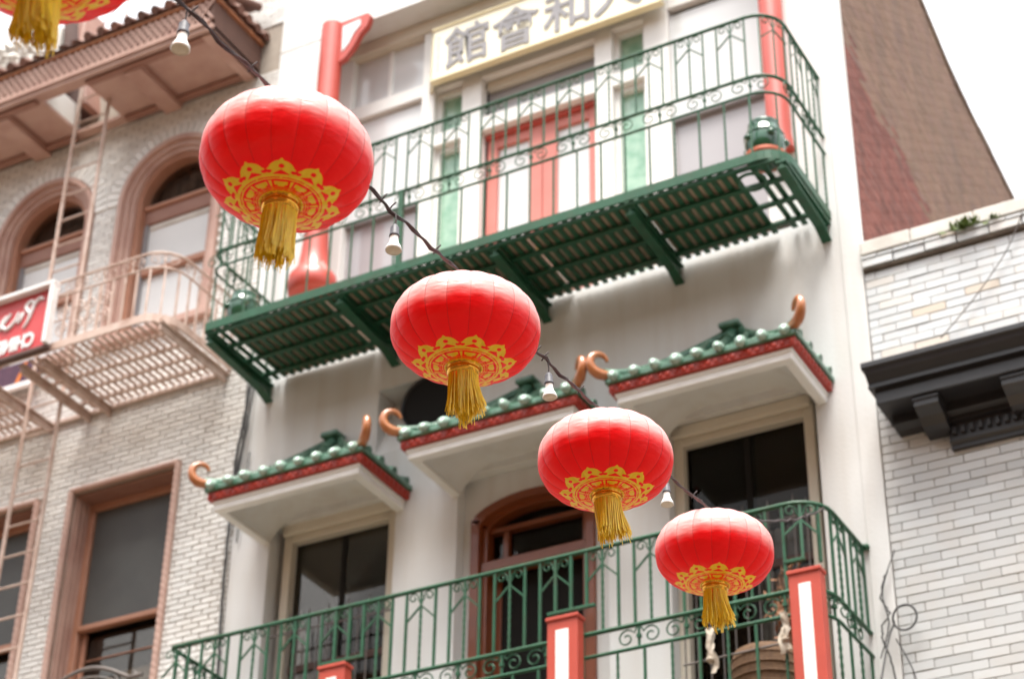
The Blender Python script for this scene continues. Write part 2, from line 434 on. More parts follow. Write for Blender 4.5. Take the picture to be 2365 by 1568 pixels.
structure('road', MB().box(-200, 200, -200, 200, -.4, 0), MT['asphalt'])
structure('pavement', MB().box(-120, 120, -3.2, 0.0, .004, .13, .02), MT['paving'])
structure('far_pavement', MB().box(-120, 120, -21, -14.6, .004, .13, .02), MT['paving'])
structure('road_marking', MB().box(-120, 120, -9.05, -8.93, .001, .005), MT['yellowline'])

# building across the street (behind the camera): it shades and is mirrored in the glossy things
ob = thing('opposite_building', 'brown brick building across the street behind the viewer', 'building', (4, -21, 0))
m = MB(); holes = [(x, x + 1.3, z, z + 2.1) for x in range(-22, 34, 3) for z in (1.2, 5, 8.6, 12.2, 15.8)]
wall_with_holes(m, -24, 36, 0, 20.8, -21, -.25, holes)
m.box(-24, 36, -32, -31.5, 0, 20.8); m.box(-24, 36, -31.5, -21.02, 20.6, 20.79)
obj('wall', m, MT['oppo'], ob)
m = MB()
for h in holes: m.add([(h[0], -21.24, h[2]), (h[1], -21.24, h[2]), (h[1], -21.24, h[3]), (h[0], -21.24, h[3])], [(0, 1, 2, 3)])
o = obj('window_glass', m, MT['screen'], ob); o['kind'] = 'stuff'
obj('cornice', MB().box(-24, 36, -20.98, -20.6, 20.3, 20.8, .03), MT['oppo'], ob)

# ---- bricks -------------------------------------------------------
BR = {}
def brick_mesh(key, ln, ht, mat, dp=.03):
    k = (key, round(ln, 2), round(ht, 3))
    if k not in BR:
        BR[k] = shared('brick', MB().obox((0, dp / 2, 0), round(ln, 2) / 2, dp / 2, ht / 2, .004), mat)
    return BR[k]
def lay_bricks(parent, key, mat, rects, pitch, length, joint, holes, y=0.0, limit=300, margin=.06, jit=.0025):
    """running bond; rects are (x0,x1,z0,z1), holes are functions z -> list of (a,b) gaps"""
    out = []
    for (x0, x1, z0, z1) in rects:
        n = int((z1 - z0) / pitch + 1e-6)
        for r in range(n):
            zc = z0 + (r + .5) * pitch
            segs = [(x0, x1)]
            for h in holes:
                for (a, b) in h(zc):
                    ns = []
                    for (s, e) in segs:
                        if b <= s or a >= e: ns.append((s, e))
                        else:
                            if a - s > .03: ns.append((s, a))
                            if e - b > .03: ns.append((b, e))
                    segs = ns
            ph = (r % 2) * length / 2 + (.06 * math.sin(r * 1.7)) * length
            k0 = math.floor((x0 - ph) / length) - 1
            k = k0
            while True:
                a = ph + k * length; b = a + length; k += 1
                if a > x1: break
                for (s, e) in segs:
                    p, q = max(a, s), min(b, e)
                    if q - p > .045: out.append(((p + q) / 2, zc, q - p - joint))
    seen = [q for q in out if in_frame((q[0], y, q[1]), margin)]
    seen.sort(key=lambda q: (Vector((q[0], y, q[1])) - CAMP).length)
    ht = pitch - joint
    for i, (cx, cz, ln) in enumerate(seen[:limit]):
        piece('brick', brick_mesh(key, ln, ht, mat), (cx, y + random.uniform(-jit, jit), cz), parent,
              rot=(random.uniform(-.012, .012), random.uniform(-.004, .004), random.uniform(-.008, .008)))
    m = MB()
    near = set(seen)
    wide = [q for q in out if q not in near and in_frame((q[0], y, q[1]), .45)]
    for (cx, cz, ln) in seen[limit:] + wide:
        m.obox((cx, y + .015 + random.uniform(-jit, jit), cz), ln / 2, .015, ht / 2, .004)
    if m.v:
        o = obj('brickwork', m, mat, parent); o['kind'] = 'stuff'
    return len(out), len(seen)

# ================================================================== white building
wb = thing('white_building', 'white stuccoed building with brick side wall behind the lanterns', 'building', (3.6, 0, 0))
LOG = (.62, 6.55, 13.5, 18.38)                       # upper loggia
HL, HM, HR = (.49, 2.05, 7.9, 11.62), (2.78, 4.46, 7.9, 11.62), (5.10, 6.62, 7.9, 11.62)
NICHE = (1.76, 3.0, 12.15, 12.94)
m = MB()
wall_with_holes(m, 0, 7.18, 0, 20.5, 0, .42, [LOG, HL, HM, HR], True)
# drop the niche into the front: rebuilt below with its own faces
m2 = MB()
def keep_faces():
    wall_with_holes(m2, 0, 7.18, 0, 20.5, 0, .42, [LOG, HL, HM, HR, NICHE], False)
    for (a, b, c, d) in (LOG, HL, HM, HR):
        dep = .45 if (a, b, c, d) == LOG else .42
        for (p, q) in (((a, c), (a, d)), ((a, d), (b, d)), ((b, d), (b, c)), ((b, c), (a, c))):
            m2.add([(p[0], 0, p[1]), (q[0], 0, q[1]), (q[0], dep, q[1]), (p[0], dep, p[1])], [(0, 1, 2, 3)])
    a, b, c, d = NICHE; t = .34
    m2.add([(a, 0, c), (b, 0, c), (b, t, d), (a, t, d)], [(0, 1, 2, 3)])        # sloping back of the niche
    m2.add([(a, 0, d), (b, 0, d), (b, t, d), (a, t, d)], [(0, 1, 2, 3)])        # its head
    m2.add([(a, 0, c), (a, 0, d), (a, t, d)], [(0, 1, 2)]); m2.add([(b, 0, c), (b, 0, d), (b, t, d)], [(0, 1, 2)])
keep_faces()
obj('wall', m2, MT['stucco'], wb)
obj('corner_pilaster', MB().box(7.0, 7.20, -.012, .10, 0, 20.5, .006), MT['stucco'], wb)
for z in (12.02, 16.9, 18.36): obj('plaster_joint', MB().box(.001, .62 if z > 13 else 1.7, -.004, .004, z, z + .006), MT['mortarl'], wb)

# side wall seen beyond the corner: top edge stepping down to the back, two tones of brick
m = MB()
ys = [.10 + .2 * i for i in range(55)]
def side_z(y): return 18.98 - .36 * (y - 3.39) if y < 4.6 else 18.54 - .117 * (y - 4.6)
for y in ys:
    m.add([(7.178, y, 0), (7.178, y + .2, 0), (7.178, y + .2, side_z(y + .2)), (7.178, y, side_z(y))], [(0, 1, 2, 3)])
obj('side_mortar', m, MT['mortart'], wb)
mr_, mt_ = MB(), MB()
P, LN = .072, .22
r = 0
z = 12.4
while z < 20.4:
    y = .11 + (r % 2) * LN / 2 - LN / 2
    while y < 10.9:
        a, b = max(y, .11), min(y + LN, 10.9)
        ztop = side_z(b)
        if b - a > .05 and z + P < ztop:
            red = z < 15.75 - .24 * a + .10 * math.sin(a * 5) + .06 * math.sin(a * 17 + 2) + random.gauss(0, .10)
            d = random.uniform(-.0015, .002)
            (mr_ if red else mt_).obox((7.182 + d, (a + b) / 2, z + P / 2), .012, (b - a - .012) / 2, (P - .016) / 2, 0)
        y += LN
    z += P; r += 1
o = obj('brickwork', mt_, MT['bricktan'], wb); o['kind'] = 'stuff'; o['label'] = 'bare tan brick'
o = obj('brickwork', mr_, MT['brickred'], wb); o['kind'] = 'stuff'; o['label'] = 'red painted brick'
cs = None
for i in range(22):
    y0 = .12 + i * .5; z0 = side_z(y0); z1 = side_z(y0 + .46)
    q = MB(); h = random.uniform(.05, .09)
    q.prism([(y0, z0), (y0 + .492, z1), (y0 + .492, z1 + h), (y0, z0 + h)], 'x', 7.05, 7.215)
    obj('coping_stone', q, MT['edge'], wb)
m = MB(); m.add([(0, 10.9, 0), (7.17, 10.9, 0), (7.17, 10.9, side_z(10.9)), (0, 10.9, side_z(10.9))], [(0, 1, 2, 3)])
m.add([(.01, .43, side_z(.43) - .3), (7.17, .43, side_z(.43) - .3), (7.17, 10.89, side_z(10.89) - .3), (.01, 10.89, side_z(10.89) - .3)], [(0, 1, 2, 3)])
obj('roof', m, MT['asphalt'], wb)

# ---- upper loggia back wall, y = .42
Y = .42
P_ = lambda a, b, c, d, y0=Y - .03, y1=Y + .06, ch=.006: MB().box(a, b, y0, y1, c, d, ch)
obj('loggia_floor', MB().box(.64, 6.53, .001, 1.6, 13.40, 13.5), MT['stone'], wb)
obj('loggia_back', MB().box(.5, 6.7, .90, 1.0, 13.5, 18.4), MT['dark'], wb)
# posts and rails of the white timber screen
posts = [(.64, .86), (1.88, 2.06), (2.44, 2.70), (4.18, 4.40), (4.80, 5.10), (6.22, 6.53)]
for a, b in posts: obj('post', P_(a, b, 13.5, 18.20, Y - .05, Y + .10), MT['white'], wb)
obj('head_rail', P_(.63, 6.54, 18.20, 18.375, Y - .09, Y + .10), MT['cream'], wb)
for a, b, zz in ((.86, 1.88, 17.22), (2.06, 2.44, 17.26), (2.70, 4.18, 17.20), (4.40, 4.80, 17.24), (5.10, 6.22, 17.26)):
    obj('transom_rail', P_(a, b, zz, zz + .20, Y - .04, Y + .08), MT['white'], wb)
for a, b in ((2.06, 2.44), (4.40, 4.80)):
    obj('transom_rail', P_(a, b, 16.40, 16.58, Y - .04, Y + .08), MT['white'], wb)
obj('transom_rail', P_(2.70, 4.18, 16.40, 16.60, Y - .04, Y + .08), MT['white'], wb)
# big bays: pale panel above, grey lined glass below
for a, b in ((.86, 1.88), (5.10, 6.22)):
    w = obj('bay_window', P_(a, b, 17.42, 18.20, Y + .05, Y + .07, 0), MT['frost'], wb)
    obj('mullion', P_((a + b) / 2 - .03, (a + b) / 2 + .03, 17.42, 18.20, Y + .02, Y + .06, .004), MT['white'], w)
    obj('panel', P_(a, b, 15.72, 17.20, Y + .03, Y + .06, 0), MT['frost'], w)
    obj('pane', P_(a, b, 13.60, 15.68, Y + .07, Y + .09, 0), MT['greyglass'], w)
    obj('lead_strip', P_(a, b, 15.66, 15.72, Y - .0, Y + .06, 0), MT['ink'], w)
    obj('sill', P_(a, b, 13.5, 13.6, Y - .02, Y + .09), MT['white'], w)
for a, b in ((2.06, 2.44), (4.40, 4.80)):
    for c, d in ((16.58, 17.24), (13.5, 16.40)):
        w = obj('sidelight', P_(a, b, c, d, Y + .12, Y + .14, 0), MT['greenglass'], wb)
        for q in ((a, a + .05), (b - .05, b)): obj('frame', P_(q[0], q[1], c, d, Y + .04, Y + .12, .004), MT['white'], w)
        obj('frame', P_(a + .05, b - .05, d - .06, d, Y + .04, Y + .12, .004), MT['white'], w)
w = obj('transom_window', P_(2.70, 4.18, 16.60, 17.20, Y + .14, Y + .16, 0), MT['greyglass'], wb)
obj('frame', P_(2.72, 4.16, 17.06, 17.18, Y + .05, Y + .13), MT['cream'], w)
# red double doors
for k, (a, b) in enumerate(((2.72, 3.435), (3.445, 4.16))):
    dr = obj('door', P_(a, b, 13.52, 16.38, Y + .15, Y + .17, 0), MT['frost'], wb); dr['label'] = 'faded red glazed door'
    for q in ((a, a + .13), (b - .17, b)) if k == 0 else ((a, a + .17), (b - .13, b)):
        obj('stile', P_(q[0], q[1], 13.52, 16.38, Y + .10, Y + .18), MT['doorred'], dr)
    obj('rail', P_(a + .13, b - .13, 16.20, 16.38, Y + .105, Y + .18), MT['doorred'], dr)
    obj('rail', P_(a + .13, b - .13, 13.52, 14.0, Y + .105, Y + .18), MT['doorred'], dr)
    obj('handle', MB().box((b - .06) if k == 0 else (a + .02), (b - .02) if k == 0 else (a + .06), Y + .06, Y + .11, 14.5, 14.7, .006), MT['brass'], dr)
obj('door_head', P_(2.71, 4.17, 16.33, 16.40, Y + .06, Y + .10), MT['red'], wb)

# columns of the loggia
def column(x, r, z1, flip):
    prof = [(.25, 14.40), (.27, 14.42), (.285, 14.52), (.27, 14.64), (.22, 14.70), (r * 1.28, 14.80), (r * 1.12, 14.98), (r, 15.25), (r, z1 - .12), (r * .97, z1)]
    if flip: prof = [(r * 1.15, 14.40), (r * 1.1, 14.5), (r, 14.6), (r, z1 - .12), (r * .97, z1)]
    yc = -.08
    c = obj('column', MB().lathe([(q[0], q[1]) for q in prof], 28, (x, yc, 0)), MT['red'], wb)
    obj('plinth', MB().box(x - .2, min(x + .2, 6.54), .0 + .003, .41, 13.58, 14.40, .01), MT['stucco'], wb)
    s = -1 if flip else 1
    # carved bracket under the beam: red edging round a pale panel
    poly = [(0, 0), (.40, .0), (.44, -.05), (.40, -.20), (.30, -.30), (.22, -.46), (.10, -.60), (0, -.64)]
    bk = obj('bracket', MB().prism([(x + s * (r - .02 + p[0]), z1 - .005 + p[1]) for p in poly], 'y', yc - .03, yc + .05), MT['red'], wb)
    inn = [(.05, -.09), (.30, -.07), (.31, -.16), (.22, -.25), (.15, -.40), (.06, -.50)]
    obj('bracket_panel', MB().prism([(x + s * (r - .02 + p[0]), z1 + p[1]) for p in inn], 'y', yc - .038, yc - .031), MT['frost'], bk)
column(.83, .140, 18.40, False)
column(6.49, .125, 18.40, True)

# signboard leaning out under the beam
sg = thing('sign_board', 'cream signboard with four dark Chinese characters above the red doors', 'sign', (3.6, .25, 17.3))
SY0, SY1 = .17, .25
obj('board', MB().box(2.13, 5.12, SY0, SY1, 17.22, 17.98, .01), MT['sign'], sg)
for a, b, c, d in ((2.12, 5.13, 17.19, 17.225), (2.12, 5.13, 17.975, 18.01)):
    obj('edge_moulding', MB().box(a, b, SY0 - .02, SY1, c, d, .006), MT['gilt'], sg)
obj('end_board', MB().prism([(1.99, .36), (2.12, .16), (2.12, .24), (2.02, .40)], 'z', 17.22, 17.99), MT['sign'], sg)
obj('inscription', MB().box(2.17, 2.175, SY0 - .004, SY0 - .001, 17.3, 17.9), MT['gilt'], sg)
for i in range(9):
    obj('small_mark', MB().box(2.205, 2.225, SY0 - .005, SY0 - .001, 17.33 + i * .062, 17.33 + i * .062 + random.uniform(.02, .035)), MT['ink'], sg)
for ch, x, wd, ht, z0 in (('館', 2.30, .60, .60, 17.31), ('會', 2.95, .62, .62, 17.28), ('和', 3.63, .60, .60, 17.29), ('人', 4.28, .62, .60, 17.29)):
    me = text_mesh(ch, 1.0, .006, .012); me.materials.append(MT['ink'])
    xs = [v.co.x for v in me.vertices]; zs = [v.co.z for v in me.vertices]
    for v in me.vertices:
        v.co.x = (v.co.x - min(xs)) / (max(xs) - min(xs)) * wd
        v.co.z = (v.co.z - min(zs)) / (max(zs) - min(zs)) * ht
    piece('character', me, (x, SY0 - .008, z0), sg)

# niche with the round vent
vp = shared('vent_pipe', MB().lathe([(.31, -.30), (.33, -.30), (.33, .10), (.31, .10), (.305, -.30)], 40, (0, 0, 0), cap=False), MT['black'])
piece('vent_pipe', vp, (2.40, .06, 12.60), wb, rot=(PI / 2, 0, 0))
vs_ = shared('vent_dark_disc', MB().lathe([(.309, 0), (.001, .001)], 40, (0, 0, 0), cap=False), MT['dark'])
piece('vent_dark_disc', vs_, (2.40, -.02, 12.60), wb, rot=(PI / 2, 0, 0))  # near-black disc across the mouth stands in for the shade inside the pipe

# ---- windows under the canopies
def small_window(x0, x1, zt, left):
    y = .20
    f = obj('window', MB().box(x0 - .03, x1 + .03, y + .30, y + .31, 7.95, zt + .2).box(x0 - .03, x0 - .01, y + .23, y + .299, 7.95, zt + .2).box(x1 + .01, x1 + .03, y + .23, y + .299, 7.95, zt + .2).box(x0 - .009, x1 + .009, y + .23, y + .299, zt + .18, zt + .2), MT['dark'], wb)
    fr = .10
    for a, b in ((x0, x0 + fr), (x1 - fr, x1)): obj('frame', MB().box(a, b, y - .06, y + .05, 7.9, zt + .14, .008), MT['cream'], f)
    obj('frame', MB().box(x0 + fr, x1 - fr, y - .06, y + .05, zt, zt + .14, .008), MT['cream'], f)
    obj('head_moulding', MB().box(x0, x1, y - .12, y - .06, zt + .07, zt + .20, .02), MT['cream'], f)
    xm = (x0 + x1) / 2
    obj('meeting_rail', MB().box(x0 + fr, x1 - fr, y + .03, y + .07, 9.98, 10.06, .004), MT['brown'], f)
    obj('mullion', MB().box(xm - .03, xm + .03, y + .04, y + .075, 7.95, zt, .004), MT['dark'], f)
    xa, xb = (x0 + fr, xm - .03) if left else (xm + .03, x1 - fr)
    obj('reflection_panel', MB().box(xa, xb, y + .16, y + .165, 10.45, zt + .05), MT['tanreflect'], f)  # brown panel behind one half stands in for a tan reflection
    obj('pane', MB().box(x0 + fr, xm - .03, y + .052, y + .056, 7.95, zt), MT['glass'], f)
    obj('pane', MB().box(xm + .03, x1 - fr, y + .052, y + .056, 7.95, zt), MT['glass'], f)
    # curtain hanging behind the lower panes
    def curt(a, b, c, d, mat, nm):
        obj(nm, MB().grid(lambda u, v: (a + (b - a) * u, y + .14 + .022 * math.sin(u * (b - a) * 55) + .01 * math.sin(u * 23), c + (d - c) * v), 40, 3), mat, f)
    if left:
        curt(x0 + fr, xm, 7.95, 10.30, MT['gcurtain'], 'curtain')
        obj('reflection_wedge', MB().prism([(x0 + fr + .05, 8.2), (xm - .12, 8.2), (xm - .32, 10.05), (x0 + fr + .09, 10.72)], 'y', y + .07, y + .075), MT['frost'], f)  # white wedge stands in for a reflection in the left glass
    else:
        curt(xm + .02, x1 - fr, 7.95, 10.0, MT['curtain'], 'curtain')
        curt(xm + .02, x1 - fr, 10.1, 10.42, MT['curtain'], 'curtain')
    # pointed iron guard in front of the lower half
    g = MB()
    n = int((x1 - x0 - .2) / .115)
    gd = []
    for i in range(n + 1):
        x = x0 + .1 + i * (x1 - x0 - .2) / n
        h = 10.42 + (.07 if i % 2 else 0)
        k = MB().tube([(x, y - .16, 7.95), (x, y - .16, h)], .008, 6); k.tube([(x, y - .16, h), (x, y - .16, h + .09)], [.013, .001], 6)
        obj('guard_bar', k, MT['iron'], f)
    obj('guard_rail', MB().box(x0 - .02, x1 + .06, y - .166, y - .154, 10.33, 10.35), MT['iron'], f)
small_window(.58, 1.98, 11.44, True)
small_window(5.10, 6.54, 11.42, False)

# arched doorway of brown wood in the middle
dw = obj('doorway', MB().box(2.85, 4.40, .60, .62, 7.95, 11.6), MT['dark'], wb)
DX0, DX1, DZ = 2.88, 4.26, 11.36
def arch_z(x, x0, x1, zs, rise):
    t = (x - (x0 + x1) / 2) / ((x1 - x0) / 2)
    return zs + rise * math.sqrt(max(0, 1 - t * t * .92)) - rise * math.sqrt(.08)
def arch_band(x0, x1, zs, rise, w, y0, y1):
    n = 24; m = MB()
    out = [(x0 + (x1 - x0) * i / n, arch_z(x0 + (x1 - x0) * i / n, x0, x1, zs, rise)) for i in range(n + 1)]
    inn = [(x0 + w + (x1 - x0 - 2 * w) * i / n, arch_z(x0 + w + (x1 - x0 - 2 * w) * i / n, x0 + w, x1 - w, zs - w * .6, rise * .9)) for i in range(n + 1)]
    for i in range(n):
        m.prism([out[i], out[i + 1], inn[i + 1], inn[i]], 'y', y0, y1)
    return m
# cream plaster filling above the arch
sp = MB(); n = 24
for i in range(n):
    xa = 2.78 + (4.46 - 2.78) * i / n; xb = 2.78 + (4.46 - 2.78) * (i + 1) / n
    za = arch_z(min(max(xa, DX0), DX1), DX0, DX1, DZ - .22, .30); zb = arch_z(min(max(xb, DX0), DX1), DX0, DX1, DZ - .22, .30)
    sp.add([(xa, .145, za), (xb, .145, zb), (xb, .145, 11.63), (xa, .145, 11.63)], [(0, 1, 2, 3)])
sp.box(2.78, DX0, .145, .2, 7.9, DZ - .22); sp.box(DX1, 4.46, .145, .2, 7.9, DZ - .22)
obj('arch_plaster', sp, MT['stucco'], dw)
obj('arch_frame', arch_band(DX0, DX1, DZ - .22, .30, .10, .10, .30), MT['orange'], dw)
obj('arch_frame', arch_band(DX0 + .10, DX1 - .10, DZ - .28, .27, .06, .17, .32), MT['orange'], dw)
for a, b in ((DX0, DX0 + .10), (DX1 - .10, DX1)): obj('jamb', MB().box(a, b, .10, .30, 7.9, DZ - .21, .008), MT['orange'], dw)
for a, b in ((DX0 + .10, DX0 + .16), (DX1 - .16, DX1 - .10)): obj('jamb', MB().box(a, b, .17, .32, 7.9, DZ - .26, .006), MT['orange'], dw)
obj('transom_bar', MB().box(DX0 + .10, DX1 - .10, .14, .30, 10.56, 10.68, .012), MT['orange'], dw)
obj('transom_bar', MB().box(DX0 + .16, DX1 - .16, .22, .32, 11.02, 11.07, .006), MT['orange'], dw)
obj('transom_bar', MB().box(DX0 + .30, DX0 + .36, .24, .32, 10.68, 11.02, .006), MT['orange'], dw)
obj('fanlight', MB().box(DX0 + .16, DX1 - .16, .30, .305, 10.68, 11.24), MT['glass'], dw)
obj('door', MB().box(DX0 + .16, DX0 + .24, .33, .37, 7.95, 10.56, .004), MT['orange'], dw)
obj('door', MB().box(DX1 - .24, DX1 - .16, .33, .37, 7.95, 10.56, .004), MT['orange'], dw)
obj('door', MB().box(DX0 + .24, DX1 - .24, .35, .36, 7.95, 10.56), MT['dark'], dw)
# ================================================================== tiled canopies
def spiral(cx, cz, r_a, r_b, a0, a1, n):
    return [(cx + (r_a + (r_b - r_a) * i / n) * math.cos(math.radians(a0 + (a1 - a0) * i / n)),
             cz + (r_a + (r_b - r_a) * i / n) * math.sin(math.radians(a0 + (a1 - a0) * i / n))) for i in range(n + 1)]
bead = shared('tile_end', MB().lathe([(.0, -.0), (.030, .004), (.036, .02), (.034, .05), (.02, .058), (0, .06)], 10, (0, 0, 0), cap=False), MT['tilered'])
capm = shared('tile_cap', MB().lathe([(0, -.075), (.028, -.064), (.045, -.035), (.052, .01), (.048, .07), (0, .10)], 14, cap=False), MT['tilecap'])
def canopy(xc, hw, label, z0=11.40):
    D = .88; T = thing('tiled_canopy', label, 'canopy', (xc, 0, z0), 'green tiled canopies over the openings')
    xl, xr = xc - hw, xc + hw
    # white lip with a stepped moulding
    m = MB(); m.box(xl, xr, -D, -D + .10, z0, z0 + .11, .008); m.box(xl, xl + .10, -D + .10, 0, z0, z0 + .11, .008); m.box(xr - .10, xr, -D + .10, 0, z0, z0 + .11, .008)
    m.box(xl - .015, xr + .015, -D - .015, -D + .08, z0 + .07, z0 + .112, .006)
    m.box(xl - .015, xl + .08, -D + .08, 0, z0 + .07, z0 + .112, .006); m.box(xr - .08, xr + .015, -D + .08, 0, z0 + .07, z0 + .112, .006)
    obj('lip_moulding', m, MT['white'], T)
    # coved soffit
    a, b, yf = xl + .10, xr - .10, -D + .10
    def cove(u, v):
        x = a + (b - a) * u; y = yf + (0 - yf) * v
        d = min(x - a, b - x, y - yf)
        t = min(max(d, 0) / .42, 1)
        return (x, y, z0 + .04 + .26 * math.sin(t * PI / 2) ** .8)
    obj('soffit', MB().grid(cove, 44, 22), MT['stucco'], T)
    # red band with rounded tile ends
    F = D + .05; W_ = hw + .06
    m = MB(); m.box(xc - W_, xc + W_, -F, -F + .06, z0 + .112, z0 + .20, .006)
    m.box(xc - W_, xc - W_ + .06, -F + .06, 0, z0 + .112, z0 + .20, .006); m.box(xc + W_ - .06, xc + W_, -F + .06, 0, z0 + .112, z0 + .20, .006)
    obj('fascia', m, MT['tilered'], T)
    n = int(2 * W_ / .078)
    for i in range(n):
        x = xc - W_ + .04 + (2 * W_ - .08) * i / (n - 1)
        piece('tile_end', bead, (x, -F + .014, z0 + .155), T, rot=(PI / 2, 0, 0), scale=(.82, .82, .42))
    for i in range(1, 11):
        piece('tile_end', bead, (xc + W_ - .01, -F + i * .084, z0 + .155), T, rot=(0, PI / 2, 0), scale=(.82, .82, .42))
        piece('tile_end', bead, (xc - W_ + .01, -F + i * .084, z0 + .155), T, rot=(0, -PI / 2, 0), scale=(.82, .82, .42))
    # glazed roof: half pyramid with hollow slopes rising to a point against the wall
    E_ = F + .03; G = W_ + .03; zb = z0 + .20
    m = MB(); m.box(xc - G, xc + G, -E_, -E_ + .07, zb, zb + .062, .012)
    m.box(xc - G, xc - G + .07, -E_ + .07, 0, zb, zb + .062, .012); m.box(xc + G - .07, xc + G, -E_ + .07, 0, zb, zb + .062, .012)
    obj('eave_strip', m, MT['tilegreen'], T)
    H = .82
    def hz(x, y):
        t = max(abs(x - xc) / G, -y / E_)
        return zb + .045 + H * (1 - min(t, 1)) ** 1.38
    obj('roof_slope', MB().grid(lambda u, v: (xc - G + 2 * G * u, -E_ + E_ * v, hz(xc - G + 2 * G * u, -E_ + E_ * v)), 48, 24), MT['tilegreen'], T)
    nr = 9
    for i in range(nr):
        x = xc - G + (i + .5) * 2 * G / nr
        yend = -abs(x - xc) / G * E_
        pts = [(x, -E_ + (yend + E_) * k / 8, hz(x, -E_ + (yend + E_) * k / 8) + .012) for k in range(9)]
        t = obj('roof_tile', MB().tube(pts, .047, 10), MT['tilegreen'], T)
        piece('tile_cap', capm, (x, -E_ + .0, zb + .068), t, rot=(PI / 2 + random.uniform(.35, .6), 0, random.uniform(-.15, .15)), scale=(random.uniform(.8, 1.1), random.uniform(.8, 1.05), random.uniform(.85, 1.25)))
    for sgn in (-1, 1):
        for i in range(4):
            y = -E_ + (i + .5) * E_ / 4
            xe = xc + sgn * (-y / E_) * G
            pts = [(xc + sgn * G + (xe - xc - sgn * G) * k / 6, y, hz(xc + sgn * G + (xe - xc - sgn * G) * k / 6, y) + .012) for k in range(7)]
            obj('roof_tile', MB().tube(pts, .047, 10), MT['tilegreen'], T)
        # hip ridge lifting to the corner, ending in a curled horn
        dg = Vector((sgn * G, -E_, 0)); dn = dg.normalized()
        pts = []
        for k in range(13):
            t = k / 12; x = xc + sgn * G * t; y = -E_ * t
            pts.append((x, y, hz(x, y) + .03 + .05 * t ** 4))
        obj('hip_ridge', MB().tube(pts, .042, 8), MT['tilegreen'], T)
        base = Vector((xc + sgn * G, -E_, zb + .10))
        sp = [(-.10, .005)] + [(-.03, .0)] + spiral(.03, .135, .135, .065, -90, 160, 22)
        pts = [base + dn * q[0] + Vector((0, 0, q[1])) for q in sp]
        rr = [.05 + .0 * k for k in range(3)] + [.053 - .036 * (k / (len(sp) - 4)) for k in range(len(sp) - 3)]
        obj('curled_horn', MB().tube(pts, rr, 12), MT['horn'], T)
    pk = MB().obox((xc, -.10, zb + H + .03), .11, .10, .035, .02)
    pk.tube([(xc, -.24, zb + .045 + H * .70), (xc, -.02, zb + H + .05)], .06, 8)
    obj('peak_tile', pk, MT['tilegreen'], T)
    return T
canopy(1.277, .875, 'small green tiled canopy over the left window beside cream brickwork')
canopy(3.63, .91, 'middle green tiled canopy over the arched brown doorway beneath the round vent')
canopy(5.868, .871, 'right green tiled canopy over the curtained window nearest the black cornice')

# ================================================================== iron balconies
def rail_path(x0, x1, d, z, ra, rb, steps=6):
    p = [(x0, 0.0, z)]
    def arc(cx, cy, r, a0, a1):
        for i in range(steps + 1):
            a = math.radians(a0 + (a1 - a0) * i / steps); p.append((cx + r * math.cos(a), cy + r * math.sin(a), z))
    arc(x0 + ra, -d + ra, ra, 180, 270); arc(x1 - rb, -d + rb, rb, 270, 360)
    p.append((x1, 0.0, z)); return p
def along(path, s):
    acc = 0
    for a, b in zip(path, path[1:]):
        a = Vector(a); b = Vector(b); l = (b - a).length
        if acc + l >= s: return a + (b - a) * ((s - acc) / max(l, 1e-9)), (b - a).normalized()
        acc += l
    return Vector(path[-1]), (Vector(path[-1]) - Vector(path[-2])).normalized()
def plen(p): return sum((Vector(b) - Vector(a)).length for a, b in zip(p, p[1:]))
def scroll_mesh(h, mat, th=.012):
    """C scroll curling out of a short upright: used in the band between two rails"""
    m = MB()
    for s in (-1, 1):
        pts = [(0, 0, h * .42), (s * h * .10, 0, h * .40)] + [(q[0] * 1, 0, q[1]) for q in
               [(s * (h * .55 + r * math.cos(a)), -h * .02 + r * math.sin(a)) for r, a in
                [(h * (.40 - .30 * k / 18), math.radians((150 - 470 * k / 18))) for k in range(19)]]]
        m.tube(pts, th * .6, 5)
    m.tube([(0, 0, -h * .5), (0, 0, h * .5)], th, 4)
    m.obox((0, 0, 0), th * 1.3, th * 1.3, th * 1.2)
    return shared('scroll', m, mat)
def top_scroll_mesh(w, mat, th=.009):
    m = MB()
    for s in (-1, 1):
        m.tube([(0, 0, -.16), (s * w * .95, 0, -.30)], th, 4)
        pts = [(s * (w * .55 + r * math.cos(a)), 0, -.075 + r * math.sin(a)) for r, a in [(.055 - .040 * k / 14, math.radians(200 - 430 * k / 14)) for k in range(15)]]
        m.tube([(0, 0, -.14)] + pts, th * .75, 5)
    return shared('top_scroll', m, mat)
def yaw_of(t): return math.atan2(t.y, t.x)
def slats(T, xs, ya, yb, z, w, mat, gaps=()):
    me = shared('slat', MB().obox((0, (ya + yb) / 2, 0), w / 2, abs(yb - ya) / 2, .010, .003), mat)
    for x in xs:
        if any(a < x < b for a, b in gaps): continue
        piece('slat', me, (x, 0, z + random.uniform(-.002, .002)), T, rot=(0, 0, random.uniform(-.004, .004)))
def balusters(T, path_z, z0, z1, sp, w, mat, twist_every=0, s0=.05, skip=None, name='baluster'):
    L = plen(path_z); n = int((L - 2 * s0) / sp); h = z1 - z0
    flat = shared(name, MB().obox((0, 0, h / 2), w / 2, w / 2, h / 2, 0), mat)
    tw = MB().tube([(0, 0, h * k / 40) for k in range(41)], w * .62, 6, prof=lambda i, a: 1 + .22 * math.cos(2 * (a - i * .9)))
    twm = shared(name, tw, mat)
    res = []
    for i in range(n + 1):
        p, t = along(path_z, s0 + (L - 2 * s0) * i / n)
        if skip and skip(p): res.append((p, t)); continue
        piece(name, twm if twist_every and i % twist_every == 1 else flat, (p.x, p.y, z0), T, rot=(0, 0, yaw_of(t)))
        res.append((p, t))
    return res

